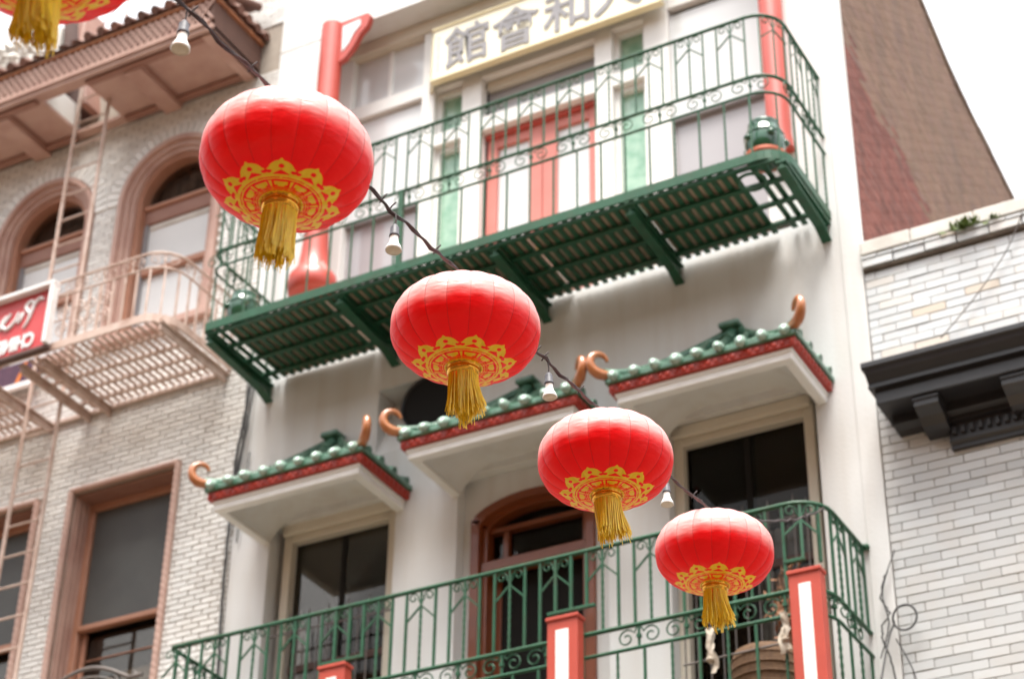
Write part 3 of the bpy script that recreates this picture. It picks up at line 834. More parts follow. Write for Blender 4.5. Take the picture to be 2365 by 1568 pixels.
# ---- upper green balcony
UB = thing('iron_balcony', 'upper green iron balcony with slatted floor across the white building', 'balcony', (3.6, 0, 13.45), 'iron balconies')
g = MT['green']; X0, X1, DD = .27, 6.92, 1.20
for z, nm, r in ((15.24, 'top_rail', .020), (14.47, 'middle_rail', .019), (14.26, 'middle_rail', .016)):
    obj(nm, MB().tube(rail_path(X0, X1, DD, z, .14, .30), r, 8), g, UB)
# floor frame: upright flat band all round
def band(path, z0, z1, t):
    m = MB()
    for a, b in zip(path, path[1:]):
        a = Vector(a); b = Vector(b); d = (b - a).normalized(); n = Vector((d.y, -d.x, 0)) * t
        m.add([a - n + Vector((0, 0, z0)), b - n + Vector((0, 0, z0)), b + n + Vector((0, 0, z0)), a + n + Vector((0, 0, z0)),
               a - n + Vector((0, 0, z1)), b - n + Vector((0, 0, z1)), b + n + Vector((0, 0, z1)), a + n + Vector((0, 0, z1))],
              [(0, 1, 2, 3), (4, 7, 6, 5), (0, 4, 5, 1), (1, 5, 6, 2), (2, 6, 7, 3), (3, 7, 4, 0)])
    return m
obj('floor_frame', band(rail_path(X0, X1, DD, 0, .05, .26), 13.44, 13.545, .012), g, UB)
slats(UB, [X0 + .06 + .104 * i for i in range(63)], -1.17, -.03, 13.455, .058, g, gaps=((6.42, 6.52), (6.70, 6.84)))
for y in (-.86, -.53, -.20): obj('cross_bar', MB().box(X0 + .02, X1 - .02, y - .03, y + .03, 13.405, 13.44, .004), g, UB)
obj('cross_bar', MB().box(X0 + .02, X1 - .1, -1.185, -1.14, 13.40, 13.44, .004), g, UB)
for x in (X0 + .05, 1.96, 3.80, 5.30, X1 - .05):
    m = MB().box(x - .055, x + .055, -1.16, -.005, 13.375, 13.403, .003); m.prism([(-1.15, 13.378), (-1.15, 13.33), (-.2, 13.27), (-.005, 13.20), (-.005, 13.378)], 'x', x - .016, x + .016)
    m.prism([(-1.15, 13.33), (-1.15, 13.315), (-.2, 13.255), (-.005, 13.185), (-.005, 13.20), (-.2, 13.27)], 'x', x - .05, x + .05)
    obj('bracket_beam', m, g, UB)
pth = rail_path(X0, X1, DD, 0, .14, .30)
pts_u = balusters(UB, pth, 14.47, 15.24, .148, .016, g, 3)
balusters(UB, pth, 13.53, 14.26, .26, .018, g, 2)
ts = top_scroll_mesh(.148, g)
for i, (p, t) in enumerate(pts_u):
    if i % 3 == 1: piece('top_scroll', ts, (p.x, p.y, 15.24), UB, rot=(0, 0, yaw_of(t)))
sc = scroll_mesh(.21, g)
L = plen(pth)
for i in range(int(L / .48)):
    p, t = along(pth, .30 + .48 * i)
    piece('scroll', sc, (p.x, p.y, 14.365), UB, rot=(0, 0, yaw_of(t)))
xb = [.52, 1.72, 2.93, 4.12, 5.34, 6.36]
for a, b in zip(xb, xb[1:]):
    ye = -.05 if a > 4 else -.02
    obj('floor_board', MB().box(a + .006, b - .006, -1.11, ye, 13.476 + .002 * (a % .5), 13.494 + .002 * (a % .5), .002), MT['board'], UB)
obj('standard', MB().box(2.66, 2.72, -1.215, -1.16, 13.5, 14.49, .006), g, UB)

# ---- lower green balcony
LB = thing('iron_balcony', 'lower green iron balcony with scrolled railing and red posts', 'balcony', (3.6, 0, 7.9), 'iron balconies')
X0, X1, DD = .22, 6.96, 1.08
obj('top_rail', MB().tube(rail_path(X0, X1, DD, 9.84, .05, .30), .021, 8), g, LB)
obj('middle_rail', MB().tube(rail_path(X0, X1, DD, 9.03, .06, .30), .021, 8), g, LB)
obj('middle_rail', MB().tube(rail_path(X0, X1, DD, 8.815, .06, .30), .017, 8), g, LB)
obj('floor_frame', band(rail_path(X0, X1, DD, 0, .05, .26), 7.86, 7.97, .012), g, LB)
slats(LB, [X0 + .06 + .104 * i for i in range(64)], -1.05, -.03, 7.88, .046, g)
for y in (-.8, -.45): obj('cross_bar', MB().box(X0 + .02, X1 - .02, y - .03, y + .03, 7.82, 7.855), g, LB)
for x in (X0 + .05, 2.0, 3.8, 5.4, X1 - .05): obj('bracket_beam', MB().box(x - .05, x + .05, -1.04, -.005, 7.68, 7.815, .006), g, LB)
POSTX = ((6.69, 6.965), (4.455, 4.755), (2.085, 2.375))
def near_post(p): return p.y < -.9 and any(a - .06 < p.x < b + .10 for a, b in POSTX)
pth = rail_path(X0, X1, DD, 0, .05, .30)
pts_l = balusters(LB, pth, 9.03, 9.84, .152, .022, g, 3, skip=near_post)
balusters(LB, pth, 7.95, 8.815, .25, .022, g, 2, skip=near_post)
for i, (p, t) in enumerate(pts_l):
    if near_post(p): piece('baluster', shared('baluster', MB().obox((0, 0, .27), .013, .013, .27), g), (p.x, p.y, 9.30), LB, rot=(0, 0, yaw_of(t)))
for a, b in POSTX:
    obj('gate_bar', MB().box(max(a - .07, .2), min(b + .10, 6.80), -1.10, -1.065, 9.285, 9.315, .004), g, LB)
ts = top_scroll_mesh(.152, g, .011)
for i, (p, t) in enumerate(pts_l):
    if i % 3 == 1: piece('top_scroll', ts, (p.x, p.y, 9.84), LB, rot=(0, 0, yaw_of(t)))
sc = scroll_mesh(.215, g, .014)
L = plen(pth)
for i in range(int(L / .445)):
    p, t = along(pth, .32 + .445 * i)
    if not near_post(p): piece('scroll', sc, (p.x, p.y, 8.92), LB, rot=(0, 0, yaw_of(t)))
obj('wall_knob', MB().lathe([(0, -.03), (.03, -.02), (.036, 0), (.03, .02), (0, .03)], 12, (X1 + .03, -.03, 9.84), cap=False), g, LB)

# red posts fixed outside the lower balcony
def red_post(x0, x1, zt, label):
    T = thing('red_post', label, 'post', ((x0 + x1) / 2, -1.2, 7.9), 'red posts fixed to the lower balcony')
    obj('shaft', MB().box(x0, x1, -1.235, -1.11, 6.4, zt - .035, .006), MT['redflat'], T)
    obj('cap', MB().box(x0 - .012, x1 + .012, -1.25, -1.10, zt - .035, zt, .006), MT['redflat'], T)
    obj('panel', MB().box(x0 + .085, x1 - .085, -1.2415, -1.22, 6.5, zt - .13, .003), MT['white'], T)
    obj('back_plate', MB().box(x0 + .01, x1 - .004, -1.108, -1.09, 6.4, zt - .05), MT['green'], T)
red_post(6.70, 6.975, 9.13, 'tall red post with white panel at the right corner of the lower balcony')
red_post(4.46, 4.755, 9.185, 'red post with white panel in front of the arched doorway')
red_post(2.095, 2.375, 9.205, 'red post top with white panel at the bottom edge below the left window')

# pots on the upper balcony
def pot(x, y, z, r, h, label, dish):
    T = thing('glazed_pot', label, 'pot', (x, y, z), 'green glazed pots on the upper balcony')
    prof = [(r * .62, 0), (r * .80, h * .12), (r * .98, h * .36), (r, h * .52), (r * .92, h * .74), (r * .74, h * .9), (r * .78, h * .94), (r * .76, h), (r * .66, h), (r * .64, h * .9)]
    obj('body', MB().lathe(prof, 28, (x, y, z)), MT['pot'], T)
    for k in range(5):
        a = k * 2 * PI / 5 + .4
        obj('boss', MB().lathe([(0, -.035), (.03, -.03), (.05, 0), (.03, .03), (0, .035)], 10, (x + math.cos(a) * r * .97, y + math.sin(a) * r * .97, z + h * .5), cap=False), MT['pot'], T)
    obj('rim_band', MB().lathe([(r * 1.0, h * .60), (r * 1.03, h * .62), (r * .99, h * .66)], 28, (x, y, z), cap=False), MT['pot'], T)
    if dish: obj('saucer', MB().lathe([(r * .6, -.0), (r * .92, .02), (r * 1.02, .07), (r * .97, .07), (r * .85, .03)], 28, (x, y, z), cap=False), MT['terracotta'], T)
pot(6.64, -.93, 13.60, .20, .46, 'round green glazed pot by the foot of the right red column', True)
pot(.58, -.95, 13.56, .19, .40, 'round green glazed pot at the left end of the upper balcony', False)
rg = MB().tube([(6.52 + .13 * math.cos(a), -1.02 + .13 * math.sin(a), 13.36) for a in [2 * PI * k / 28 for k in range(28)]], .018, 8, closed=True)
tag(obj('hose_ring', rg, MT['green'], None, (6.5, -1.02, 13.36)), 'green ring hanging under the right corner of the upper balcony', 'ring')

# things kept on the lower balcony
T = thing('wicker_drum', 'brown woven drum behind the railing next to the right red post', 'basket', (6.22, -.58, 7.95))
m = MB().lathe([(.26, 0), (.30, .2), (.32, .45), (.31, .72), (.28, .80), (.26, .80), (.25, .70)], 36, (6.22, -.58, 7.95)); obj('body', m, MT['basket'], T)
for k in range(8): obj('hoop', MB().tube([(6.22 + (.305 + .018 * math.sin(k * .45)) * math.cos(a), -.58 + (.305 + .018 * math.sin(k * .45)) * math.sin(a), 8.03 + k * .09) for a in [2 * PI * q / 30 for q in range(30)]], .012, 5, closed=True), MT['basket'], T)
T = thing('dried_plant', 'dried brown plant standing behind the railing left of the red corner post', 'plant', (6.40, -.45, 8.75))
rnd = random.Random(4)
st = MB(); lf = MB()
for k in range(16):
    a = rnd.uniform(0, 2 * PI); e = Vector((6.40 + rnd.uniform(-.16, .16), -.45 + rnd.uniform(-.12, .12), rnd.uniform(9.1, 9.68)))
    b = Vector((6.40 + rnd.uniform(-.03, .03), -.45, 8.74)); mid = (b + e) / 2 + Vector((rnd.uniform(-.05, .05), 0, .05))
    st.tube([b, mid, e], [.008, .006, .003], 5)
    for q in range(9):
        t = rnd.uniform(.25, 1); c = b.lerp(e, t) + Vector((rnd.uniform(-.07, .07), rnd.uniform(-.07, .07), rnd.uniform(-.06, .06)))
        u = Vector((rnd.uniform(-1, 1), rnd.uniform(-1, 1), rnd.uniform(-1, .4))).normalized(); v = u.orthogonal().normalized(); l = rnd.uniform(.035, .075)
        lf.add([c - u * l, c + v * l * .35, c + u * l, c - v * l * .35], [(0, 1, 2, 3)])
obj('stem', st, MT['dry'], T); o = obj('foliage', lf, MT['dry'], T); o['kind'] = 'stuff'
obj('pot', MB().lathe([(.09, 0), (.13, .2), (.14, .22)], 18, (6.40, -.45, 8.55)), MT['terracotta'], T)
obj('stand', MB().box(6.28, 6.52, -.57, -.33, 7.97, 8.55, .01), MT['brown'], T)
def ribbon(x, z0, z1, label, sd):
    rr = random.Random(sd); T = thing('ribbon_tassel', label, 'ribbon', (x, -1.13, z1), 'faded ribbons tied to the lower railing')
    for k in range(6):
        ph = rr.uniform(0, 6); w = rr.uniform(.012, .022); x1 = x + rr.uniform(-.05, .05)
        zz = z0 + rr.uniform(0, .12)
        obj('strip', MB().grid(lambda u, v: (x + (x1 - x) * v + .02 * math.sin(v * 9 + ph) + (u - .5) * w * 2, -1.12 + .015 * math.sin(v * 7 + ph * 2), z1 + (zz - z1) * v), 2, 12), MT['ribbon'], T)
    obj('knot', MB().lathe([(0, -.03), (.03, -.015), (.034, .01), (0, .03)], 10, (x, -1.125, z0 + .13), cap=False), MT['ribbon'], T)
ribbon(5.93, 8.42, 8.84, 'knotted white ribbon hanging below the rail under the smallest lantern tassel', 1)
ribbon(6.60, 8.46, 8.84, 'frayed pale ribbon hanging from the rail against the red corner post', 2)
tag(obj('iron_rod', MB().tube([(5.66, -1.05, 8.58), (6.55, -1.05, 8.60)], .010, 6), MT['iron'], None, (6.1, -1.05, 8.6)), 'thin dark rod lying level behind the lower railing bars', 'rod')
# ================================================================== left brick building
lb = thing('brick_building', 'cream brick building with pink arched windows and tiled eave at the left', 'building', (-3, 0, 0))
WIN = [(-2.33, -.86, 9.75, 12.70), (-4.35, -2.87, 9.75, 12.70)]
ARC = (-1.49, -3.49); ZS = 16.80; RO, RI = .80, .55; ZB = 14.72
m = MB()
arcs = [(c - RO, c + RO, ZB, ZS + RO) for c in ARC]
wall_with_holes(m, -9, -.001, 0, 19.0, .014, .30, WIN + arcs, False)
for (a, b, c, d) in WIN:
    for (p, q) in (((a, c), (a, d)), ((a, d), (b, d)), ((b, d), (b, c)), ((b, c), (a, c))):
        m.add([(p[0], .014, p[1]), (q[0], .014, q[1]), (q[0], .34, q[1]), (p[0], .34, p[1])], [(0, 1, 2, 3)])
for c in ARC:
    for sgn in (-1, 1):
        n = 16
        for i in range(n):
            a0 = PI / 2 * i / n; a1 = PI / 2 * (i + 1) / n
            m.add([(c + sgn * RO * math.cos(a0), .014, ZS + RO * math.sin(a0)), (c + sgn * RO * math.cos(a1), .014, ZS + RO * math.sin(a1)),
                   (c + sgn * RO * math.cos(a1), .014, ZS + RO), (c + sgn * RO * math.cos(a0), .014, ZS + RO)], [(0, 1, 2, 3)])
m.box(-.95, -.002, .014, .6, 19.0, 22.5)
m.box(-9, -.002, 8, 8.3, 0, 19)
m.add([(-9, .1, 18.9), (-.01, .1, 18.9), (-.01, 8, 18.9), (-9, 8, 18.9)], [(0, 1, 2, 3)])
obj('wall', m, MT['mortarl'], lb)
def rect_gap(a, b, c, d, e=.035): return lambda z: [(a - e, b + e)] if c - e < z < d + e else []
def arch_gap(c):
    def f(z):
        if z < ZB - .1 or z > ZS + RO + .02: return []
        if z <= ZS: return [(c - RO - .01, c + RO + .01)]
        w = math.sqrt(max(0, (RO + .02) ** 2 - (z - ZS) ** 2)); return [(c - w, c + w)]
    return f
print('left bricks', lay_bricks(lb, 'l', MT['brickl'], [(-8.9, -.003, 6.0, 18.14), (-.95, -.003, 18.9, 21.5)], .067, .215, .011,
           [rect_gap(*w) for w in WIN] + [arch_gap(c) for c in ARC], 0.0, 300))
# radiating arch bricks
for c in ARC:
    for k in range(27):
        a = PI * (k + .5) / 27
        R = Matrix.Rotation(-a + PI / 2, 3, 'Y')
        q = obj('arch_brick', MB().obox((c + (RO + .10) * math.cos(a), -.004, ZS + (RO + .10) * math.sin(a)), .042, .012, .09, .004, R), MT['brickl'], lb)

# rope mouldings and sash windows
def rope(pts, r, mat, parent, name='rope_moulding'):
    path = []
    for a, b in zip(pts, pts[1:]):
        a = Vector(a); b = Vector(b); n = max(2, int((b - a).length / .011))
        path += [a + (b - a) * i / n for i in range(n)]
    path.append(Vector(pts[-1]))
    return obj(name, MB().tube(path, r, 10, prof=lambda i, an: .86 + .20 * abs(math.sin(an + i * .42))), mat, parent)
for (a, b, c, d) in WIN:
    w = obj('window', MB().box(a - .02, b + .02, .58, .60, c, d + .02).box(a - .02, a + .0, .345, .579, c, d + .02).box(b, b + .02, .345, .579, c, d + .02).box(a + .001, b - .001, .345, .579, d, d + .02), MT['dark'], lb)
    rope([(a - .02, -.02, c), (a - .02, -.02, d + .02)], .042, MT['pink'], w)
    rope([(b + .02, -.02, c), (b + .02, -.02, d + .02)], .042, MT['pink'], w)
    rope([(a - .02, -.02, d + .03), (b + .02, -.02, d + .03)], .038, MT['pink'], w)
    # lined reveal boards
    obj('reveal_board', MB().box(a + .005, a + .03, .03, .33, c, d - .005, .004), MT['pink'], w)
    obj('reveal_board', MB().box(b - .03, b - .005, .03, .33, c, d - .005, .004), MT['pink'], w)
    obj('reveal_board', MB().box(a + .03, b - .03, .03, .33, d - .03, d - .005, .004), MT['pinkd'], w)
    for k in range(3): obj('bead', MB().box(a + .03, a + .045, .08 + .08 * k, .10 + .08 * k, c, d - .03), MT['pink'], w)
    for (p, q) in ((a + .03, a + .12), (b - .12, b - .03)): obj('sash_frame', MB().box(p, q, .25, .33, c, d - .03, .008), MT['sash'], w)
    obj('sash_frame', MB().box(a + .12, b - .12, .25, .33, d - .12, d - .03, .008), MT['sash'], w)
    obj('meeting_rail', MB().box(a + .10, b - .10, .24, .33, 11.06, 11.13, .012), MT['sash'], w)
    obj('screen', MB().box(a + .12, b - .12, .30, .305, 11.13, d - .12), MT['screen'], w)
    obj('lower_sash', MB().box(a + .12, a + .18, .33, .38, c, 11.06, .006), MT['sash'], w)
    obj('pane', MB().box(a + .12, b - .12, .385, .39, c, 11.06), MT['glass'], w)
    obj('sash_bar', MB().box(a + .18, b - .12, .37, .39, 10.74, 10.752), MT['sash'], w)
    obj('blind', MB().box(a + .12, b - .12, .44, .445, 10.58, 11.06), MT['screen'], w)
    obj('paper', MB().box(a + .65, b - .30, .45, .455, 9.8, 10.62), MT['cream'], w)
for c in ARC:
    w = obj('arched_window', MB().box(c - RO, c + RO, .55, .57, ZB, ZS + RO).box(c - RO, c - RO + .02, .345, .549, ZB, ZS + RO).box(c + RO - .02, c + RO, .345, .549, ZB, ZS + RO).box(c - RO + .021, c + RO - .021, .345, .549, ZS + RO - .02, ZS + RO), MT['dark'], lb)
    # fluted pink surround: three stepped rings
    def ring(r0_, r1_, y0, y1, mat, nm):
        m = MB(); n = 30
        out = [(c - r1_, ZB)] + [(c - r1_ * math.cos(PI * i / n), ZS + r1_ * math.sin(PI * i / n)) for i in range(n + 1)] + [(c + r1_, ZB)]
        inn = [(c - r0_, ZB)] + [(c - r0_ * math.cos(PI * i / n), ZS + r0_ * math.sin(PI * i / n)) for i in range(n + 1)] + [(c + r0_, ZB)]
        for i in range(len(out) - 1): m.prism([out[i], out[i + 1], inn[i + 1], inn[i]], 'y', y0, y1)
        return obj(nm, m, mat, w)
    ring(.735, .80, -.035, .30, MT['pink'], 'surround'); ring(.665, .735, .02, .30, MT['pink'], 'surround'); ring(.605, .665, .06, .30, MT['pink'], 'surround'); ring(.545, .605, .12, .34, MT['sash'], 'surround')
    ins = .545
    n = 24
    pane = MB(); pts = [(c - ins * math.cos(PI * i / n), ZS + ins * math.sin(PI * i / n)) for i in range(n + 1)]
    pane.prism(pts[::-1], 'y', .27, .275); obj('fanlight', pane, MT['glass'], w)
    obj('transom_bar', MB().box(c - ins, c + ins, .18, .30, ZS - .06, ZS, .012), MT['sash'], w)
    obj('sash_frame', MB().box(c - ins, c + ins, .22, .30, ZS - .26, ZS - .06, .008), MT['pinkd'], w)
    for p in (c - ins, c + ins - .06): obj('sash_frame', MB().box(p, p + .06, .22, .30, ZB, ZS - .26, .008), MT['ink'], w)
    obj('roller', MB().box(c - ins + .06, c + ins - .06, .25, .29, ZS - .34, ZS - .26, .01), MT['stone'], w)
    obj('blind', MB().box(c - ins + .06, c + ins - .06, .27, .275, ZB + .26, ZS - .34), MT['blind'], w)
    obj('meeting_rail', MB().box(c - ins + .06, c + ins - .06, .20, .265, 15.74, 15.83, .01), MT['sash'], w)
    obj('bottom_rail', MB().box(c - ins + .06, c + ins - .06, .20, .29, ZB + .06, ZB + .20, .01), MT['sash'], w)
    obj('sill', MB().box(c - RO - .05, c + RO + .05, -.09, .24, ZB - .09, ZB + .03, .015), MT['pink'], w)
    for k in range(7): obj('dark_curtain', MB().grid(lambda u, v: (c - .48 + .14 * k + u * .12, .40 + .02 * math.sin(u * 9), ZS + v * .5), 4, 2), MT['screen'], w)

# ---- tiled eave with soffit, lattice and beams
EX0, EX1, ED, EZ = -6.2, -.30, 1.02, 18.15
HATCH = (-3.06, -2.34, -.84, -.14)
m = MB()
for (a, b, c, d) in ((EX0, HATCH[0], -ED, 0), (HATCH[1], EX1, -ED, 0), (HATCH[0], HATCH[1], -ED, HATCH[2]), (HATCH[0], HATCH[1], HATCH[3], 0)):
    m.box(a, b, c, d, EZ, EZ + .05)
obj('soffit', m, MT['pink'], lb)
for q in (HATCH[0] - .02, HATCH[1]): obj('hatch_lining', MB().box(q, q + .02, HATCH[2], HATCH[3], EZ + .051, EZ + .40), MT['white'], lb)
for x in (-5.6, -3.72, -1.60):
    bm_ = obj('soffit_beam', MB().box(x - .13, x + .13, -.88, -.002, EZ - .11, EZ - .002, .012), MT['pink'], lb)
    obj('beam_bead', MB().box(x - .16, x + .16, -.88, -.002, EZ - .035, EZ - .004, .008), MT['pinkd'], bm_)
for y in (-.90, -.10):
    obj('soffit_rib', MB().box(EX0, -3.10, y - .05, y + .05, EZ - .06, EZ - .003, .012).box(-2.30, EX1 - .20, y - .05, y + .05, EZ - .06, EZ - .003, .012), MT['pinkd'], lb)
obj('soffit_rib', MB().box(EX1 - .20, EX1 - .06, -.95, -.002, EZ - .06, EZ - .003, .012), MT['pink'], lb)
for zz, yy, h in ((EZ - .05, -ED - .02, .05), (EZ + .01, -ED - .05, .045), (EZ + .07, -ED - .03, .05)):
    obj('cornice_moulding', MB().box(EX0, EX1 + (-ED - yy) * -1, yy, yy + .06, zz, zz + h, .012), MT['pink'], lb)
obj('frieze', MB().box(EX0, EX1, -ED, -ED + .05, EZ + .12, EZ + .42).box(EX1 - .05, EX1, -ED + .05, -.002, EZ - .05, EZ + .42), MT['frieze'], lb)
# lattice of crossed laths with little blocks
lat = shared('lattice_strip', MB().obox((0, 0, 0), .012, .012, .185, .003), MT['pink'])
n = 46
for i in range(n):
    x = EX0 + 1.4 + (EX1 - EX0 - 1.45) * (i + .5) / n
    for s in (-1, 1): piece('lattice_strip', lat, (x, -ED - .014 - .006 * s, EZ + .27), lb, rot=(0, s * .62, 0))
blk = shared('frieze_block', MB().obox((0, 0, 0), .022, .02, .022, .005), MT['pink'])
for i in range(n):
    x = EX0 + 1.4 + (EX1 - EX0 - 1.45) * (i + .5) / n
    piece('frieze_block', blk, (x, -ED - .012, EZ + .40), lb)
obj('gutter_strip', MB().box(EX0, EX1 + .03, -ED - .05, -ED + .02, EZ + .43, EZ + .49, .015).box(EX1 - .03, EX1 + .04, -ED + .02, -.002, EZ + .43, EZ + .49, .015), MT['rust'], lb)
tl = MB().tube([(0, 0, 0), (0, 1.0, .50)], .062, 10); tl = shared('eave_tile', tl, MT['clay'])
pan = shared('eave_pan', MB().grid(lambda u, v: ((u - .5) * .15, v * 1.0, .5 * v - .02 + .03 * (2 * u - 1) ** 2), 6, 1), MT['clay'])
nt_ = int((EX1 - EX0) / .21)
for i in range(nt_ + 1):
    x = EX1 - .02 - i * .21
    if x > -5.0 or i % 1 == 0:
        cut = -3.12 < x < -2.26
        piece('eave_tile', tl, (x, -ED - .10, EZ + .54), lb, rot=(0, 0, random.uniform(-.02, .02)), scale=(1, .28 if cut else 1, .28 if cut else 1))
        piece('eave_pan', pan, (x - .105, -ED - .08, EZ + .52), lb, scale=(1, .28 if cut else 1, .28 if cut else 1))
for i in range(6):
    piece('eave_tile', tl, (EX1 + .10, -ED + .02 + i * .19, EZ + .54), lb, rot=(0, 0, PI / 2), scale=(1, .6, 1))

# things standing on the roof of the left building (top left of the photo)
rl = thing('carved_panel', 'pale carved relief panel above the eave behind the nearest lantern tassel', 'carving', (-4.2, -.3, 18.9))
def relief(u, v):
    x = -5.2 + 1.62 * u; z = 18.75 + 1.3 * v
    d = .05 * math.sin(x * 19 + 2.2 * math.sin(z * 11)) * math.cos(z * 15 + 1.7 * math.sin(x * 9)) + .025 * math.sin(x * 43) * math.sin(z * 37)
    return (x, -.32 - abs(d) * 1.6, z)
obj('relief', MB().grid(relief, 110, 90), MT['stone'], rl)
obj('slab', MB().box(-5.25, -3.55, -.28, -.10, 18.72, 20.1, .02), MT['stone'], rl)
bx = thing('timber_post', 'dark brown timber post leaning above the eave beside the carved panel', 'post', (-3.0, .1, 18.9))
R = Matrix.Rotation(-.18, 3, 'Y')
obj('shaft', MB().obox((-3.28, .0, 19.4), .16, .22, .95, .02, R), MT['brown'], bx)
obj('edge_board', MB().obox((-3.08, -.06, 19.4), .05, .24, .95, .012, R), MT['pinkd'], bx)
fr = thing('roof_frame', 'thin pink metal posts with a diagonal brace on the eave', 'frame', (-2.0, -.6, 18.6))
for x in (-2.66, -1.96): obj('post', MB().tube([(x, -.75, 18.62), (x, -.75, 20.2)], .018, 8), MT['pink'], fr)
obj('brace', MB().tube([(-2.62, -.75, 18.75), (-1.98, -.75, 19.75)], .011, 6), MT['pinkd'], fr)
obj('foot_plate', MB().box(-2.04, -1.88, -.82, -.68, 18.62, 18.70, .01), MT['pink'], fr)
for k in range(2):
    pts = [(-1.93 + .9 * t, -.6 + .05 * k, 18.95 + .62 * t - .06 * k + .03 * math.sin(t * 14 + k * 2)) for t in [i / 20 for i in range(21)]]
    tag(obj('roof_cable', MB().tube(pts, .013, 6), MT['cable'], None, pts[0]), ('upper' if k == 0 else 'lower') + ' of two black cables slung above the eave by the pink posts', 'cable', 'black cables over the eave')
tag(obj('corner_finial', MB().lathe([(.16, 0), (.20, .06), (.15, .14), (.12, .30), (.19, .42), (.10, .55), (.02, .70)], 14, (-1.12, -.55, 18.75)), MT['stone'], None, (-1.12, -.55, 18.75)), 'pale stone finial on the eave corner near the cable', 'finial')

# ---- fire escape balcony of the left building
FE = thing('iron_balcony', 'beige iron fire escape balcony with pierced floor on the cream brick building', 'balcony', (-2, 0, 13.77), 'iron balconies')
bg_ = MT['beige']; X0, X1, DD, FZ = -5.0, -.26, 1.27, 13.775
obj('top_rail', MB().tube(rail_path(X0, X1, DD, 14.70, .1, .36), .017, 8), bg_, FE)
obj('middle_rail', MB().tube(rail_path(X0, X1, DD, 14.50, .1, .36), .015, 8), bg_, FE)
obj('floor_frame', band(rail_path(X0, X1, DD, 0, .05, .34), FZ, FZ + .10, .012), bg_, FE)
slats(FE, [-.34 - .098 * i for i in range(17)], -1.22, -.04, FZ + .012, .040, bg_)
slats(FE, [-2.06 - .098 * i for i in range(2)], -1.22, -.04, FZ + .012, .040, bg_)
slats(FE, [-2.92 - .098 * i for i in range(19)], -1.22, -.04, FZ + .012, .040, bg_)
for y in (-.98, -.72, -.46, -.22): obj('cross_bar', MB().box(-2.22, X1 - .02, y - .02, y + .02, FZ - .03, FZ - .004, .003), bg_, FE)
for y in (-.98, -.72, -.46, -.22): obj('cross_bar', MB().box(X0, -2.84, y - .02, y + .02, FZ - .03, FZ - .004, .003), bg_, FE)
for x in (X1 - .06, -1.95, -2.25, -2.82, -4.8):
    mm = MB().box(x - .045, x + .045, -1.24, -.005, FZ - .05, FZ - .032, .003); mm.box(x - .014, x + .014, -1.23, -.005, FZ - .14, FZ - .05)
    obj('bracket_beam', mm, bg_, FE)
obj('cross_bar', MB().box(X0, X1, -.05, -.005, FZ - .06, FZ - .008, .004), bg_, FE)
pth = rail_path(X0, X1, DD, 0, .1, .36)
balusters(FE, pth, FZ + .09, 14.50, .165, .020, bg_, 0)
sc = scroll_mesh(.18, bg_, .011)
L = plen(pth)
for i in range(int(L / .40)):
    p, t = along(pth, .25 + .40 * i)
    piece('scroll', sc, (p.x, p.y, 14.60), FE, rot=(0, 0, yaw_of(t)))
# tall scrollwork panel next to the sign
big = MB()
for zc in (14.02, 14.24):
    for s in (-1, 1):
        big.tube([(s * (.10 + r * math.cos(a)), 0, zc - 14.13 + r * math.sin(a) * s) for r, a in [(.095 - .075 * k / 22, math.radians(90 - 560 * k / 22)) for k in range(23)]], .009, 5)
big.tube([(0, 0, -.34), (0, 0, .36)], .010, 4)
big = shared('scroll_panel', big, bg_)
for x in (-1.60, -1.22): piece('scroll_panel', big, (x, -DD, 14.15), FE)

# ---- ladder
ld = thing('iron_ladder', 'beige iron ladder rising past the arched window through the eave', 'ladder', (-2.5, -.5, 10))
for x in (-2.77, -2.27): obj('rail', MB().tube([(x - .03, -.52, 9.2), (x, -.5, 14.0), (x + .01, -.5, 19.2)], .026, 8), bg_, ld)
for k in range(26):
    z = 9.45 + .385 * k
    obj('rung', MB().tube([(-2.775, -.505, z), (-2.275, -.505, z)], .013, 8), bg_, ld)

# ---- red sign seen with reversed lettering
sgn = thing('shop_sign', 'red sign with reversed white lettering on the beige balcony', 'sign', (-3.2, -1.33, 13.8))
A0, A1, Z0, Z1 = -4.7, -1.79, 13.82, 14.66
obj('face', MB().box(A0, A1 - .04, -1.335, -1.31, Z0, Z1 - .04), MT['signred'], sgn)
obj('frame', MB().box(A0, A1, -1.42, -1.31, Z1 - .055, Z1, .008), MT['signwhite'], sgn)
obj('frame', MB().box(A1 - .055, A1, -1.42, -1.31, Z0, Z1 - .056, .008), MT['signwhite'], sgn)
obj('frame', MB().box(A0, A1, -1.37, -1.30, Z0 - .05, Z0 - .001, .006), MT['brown'], sgn)
me = text_mesh('CHINESE', .275, .006, .010, True); me.materials.append(MT['signwhite'])
o = piece('lettering', me, (-2.03, -1.343, 13.885), sgn, scale=(.66, 1, .92))
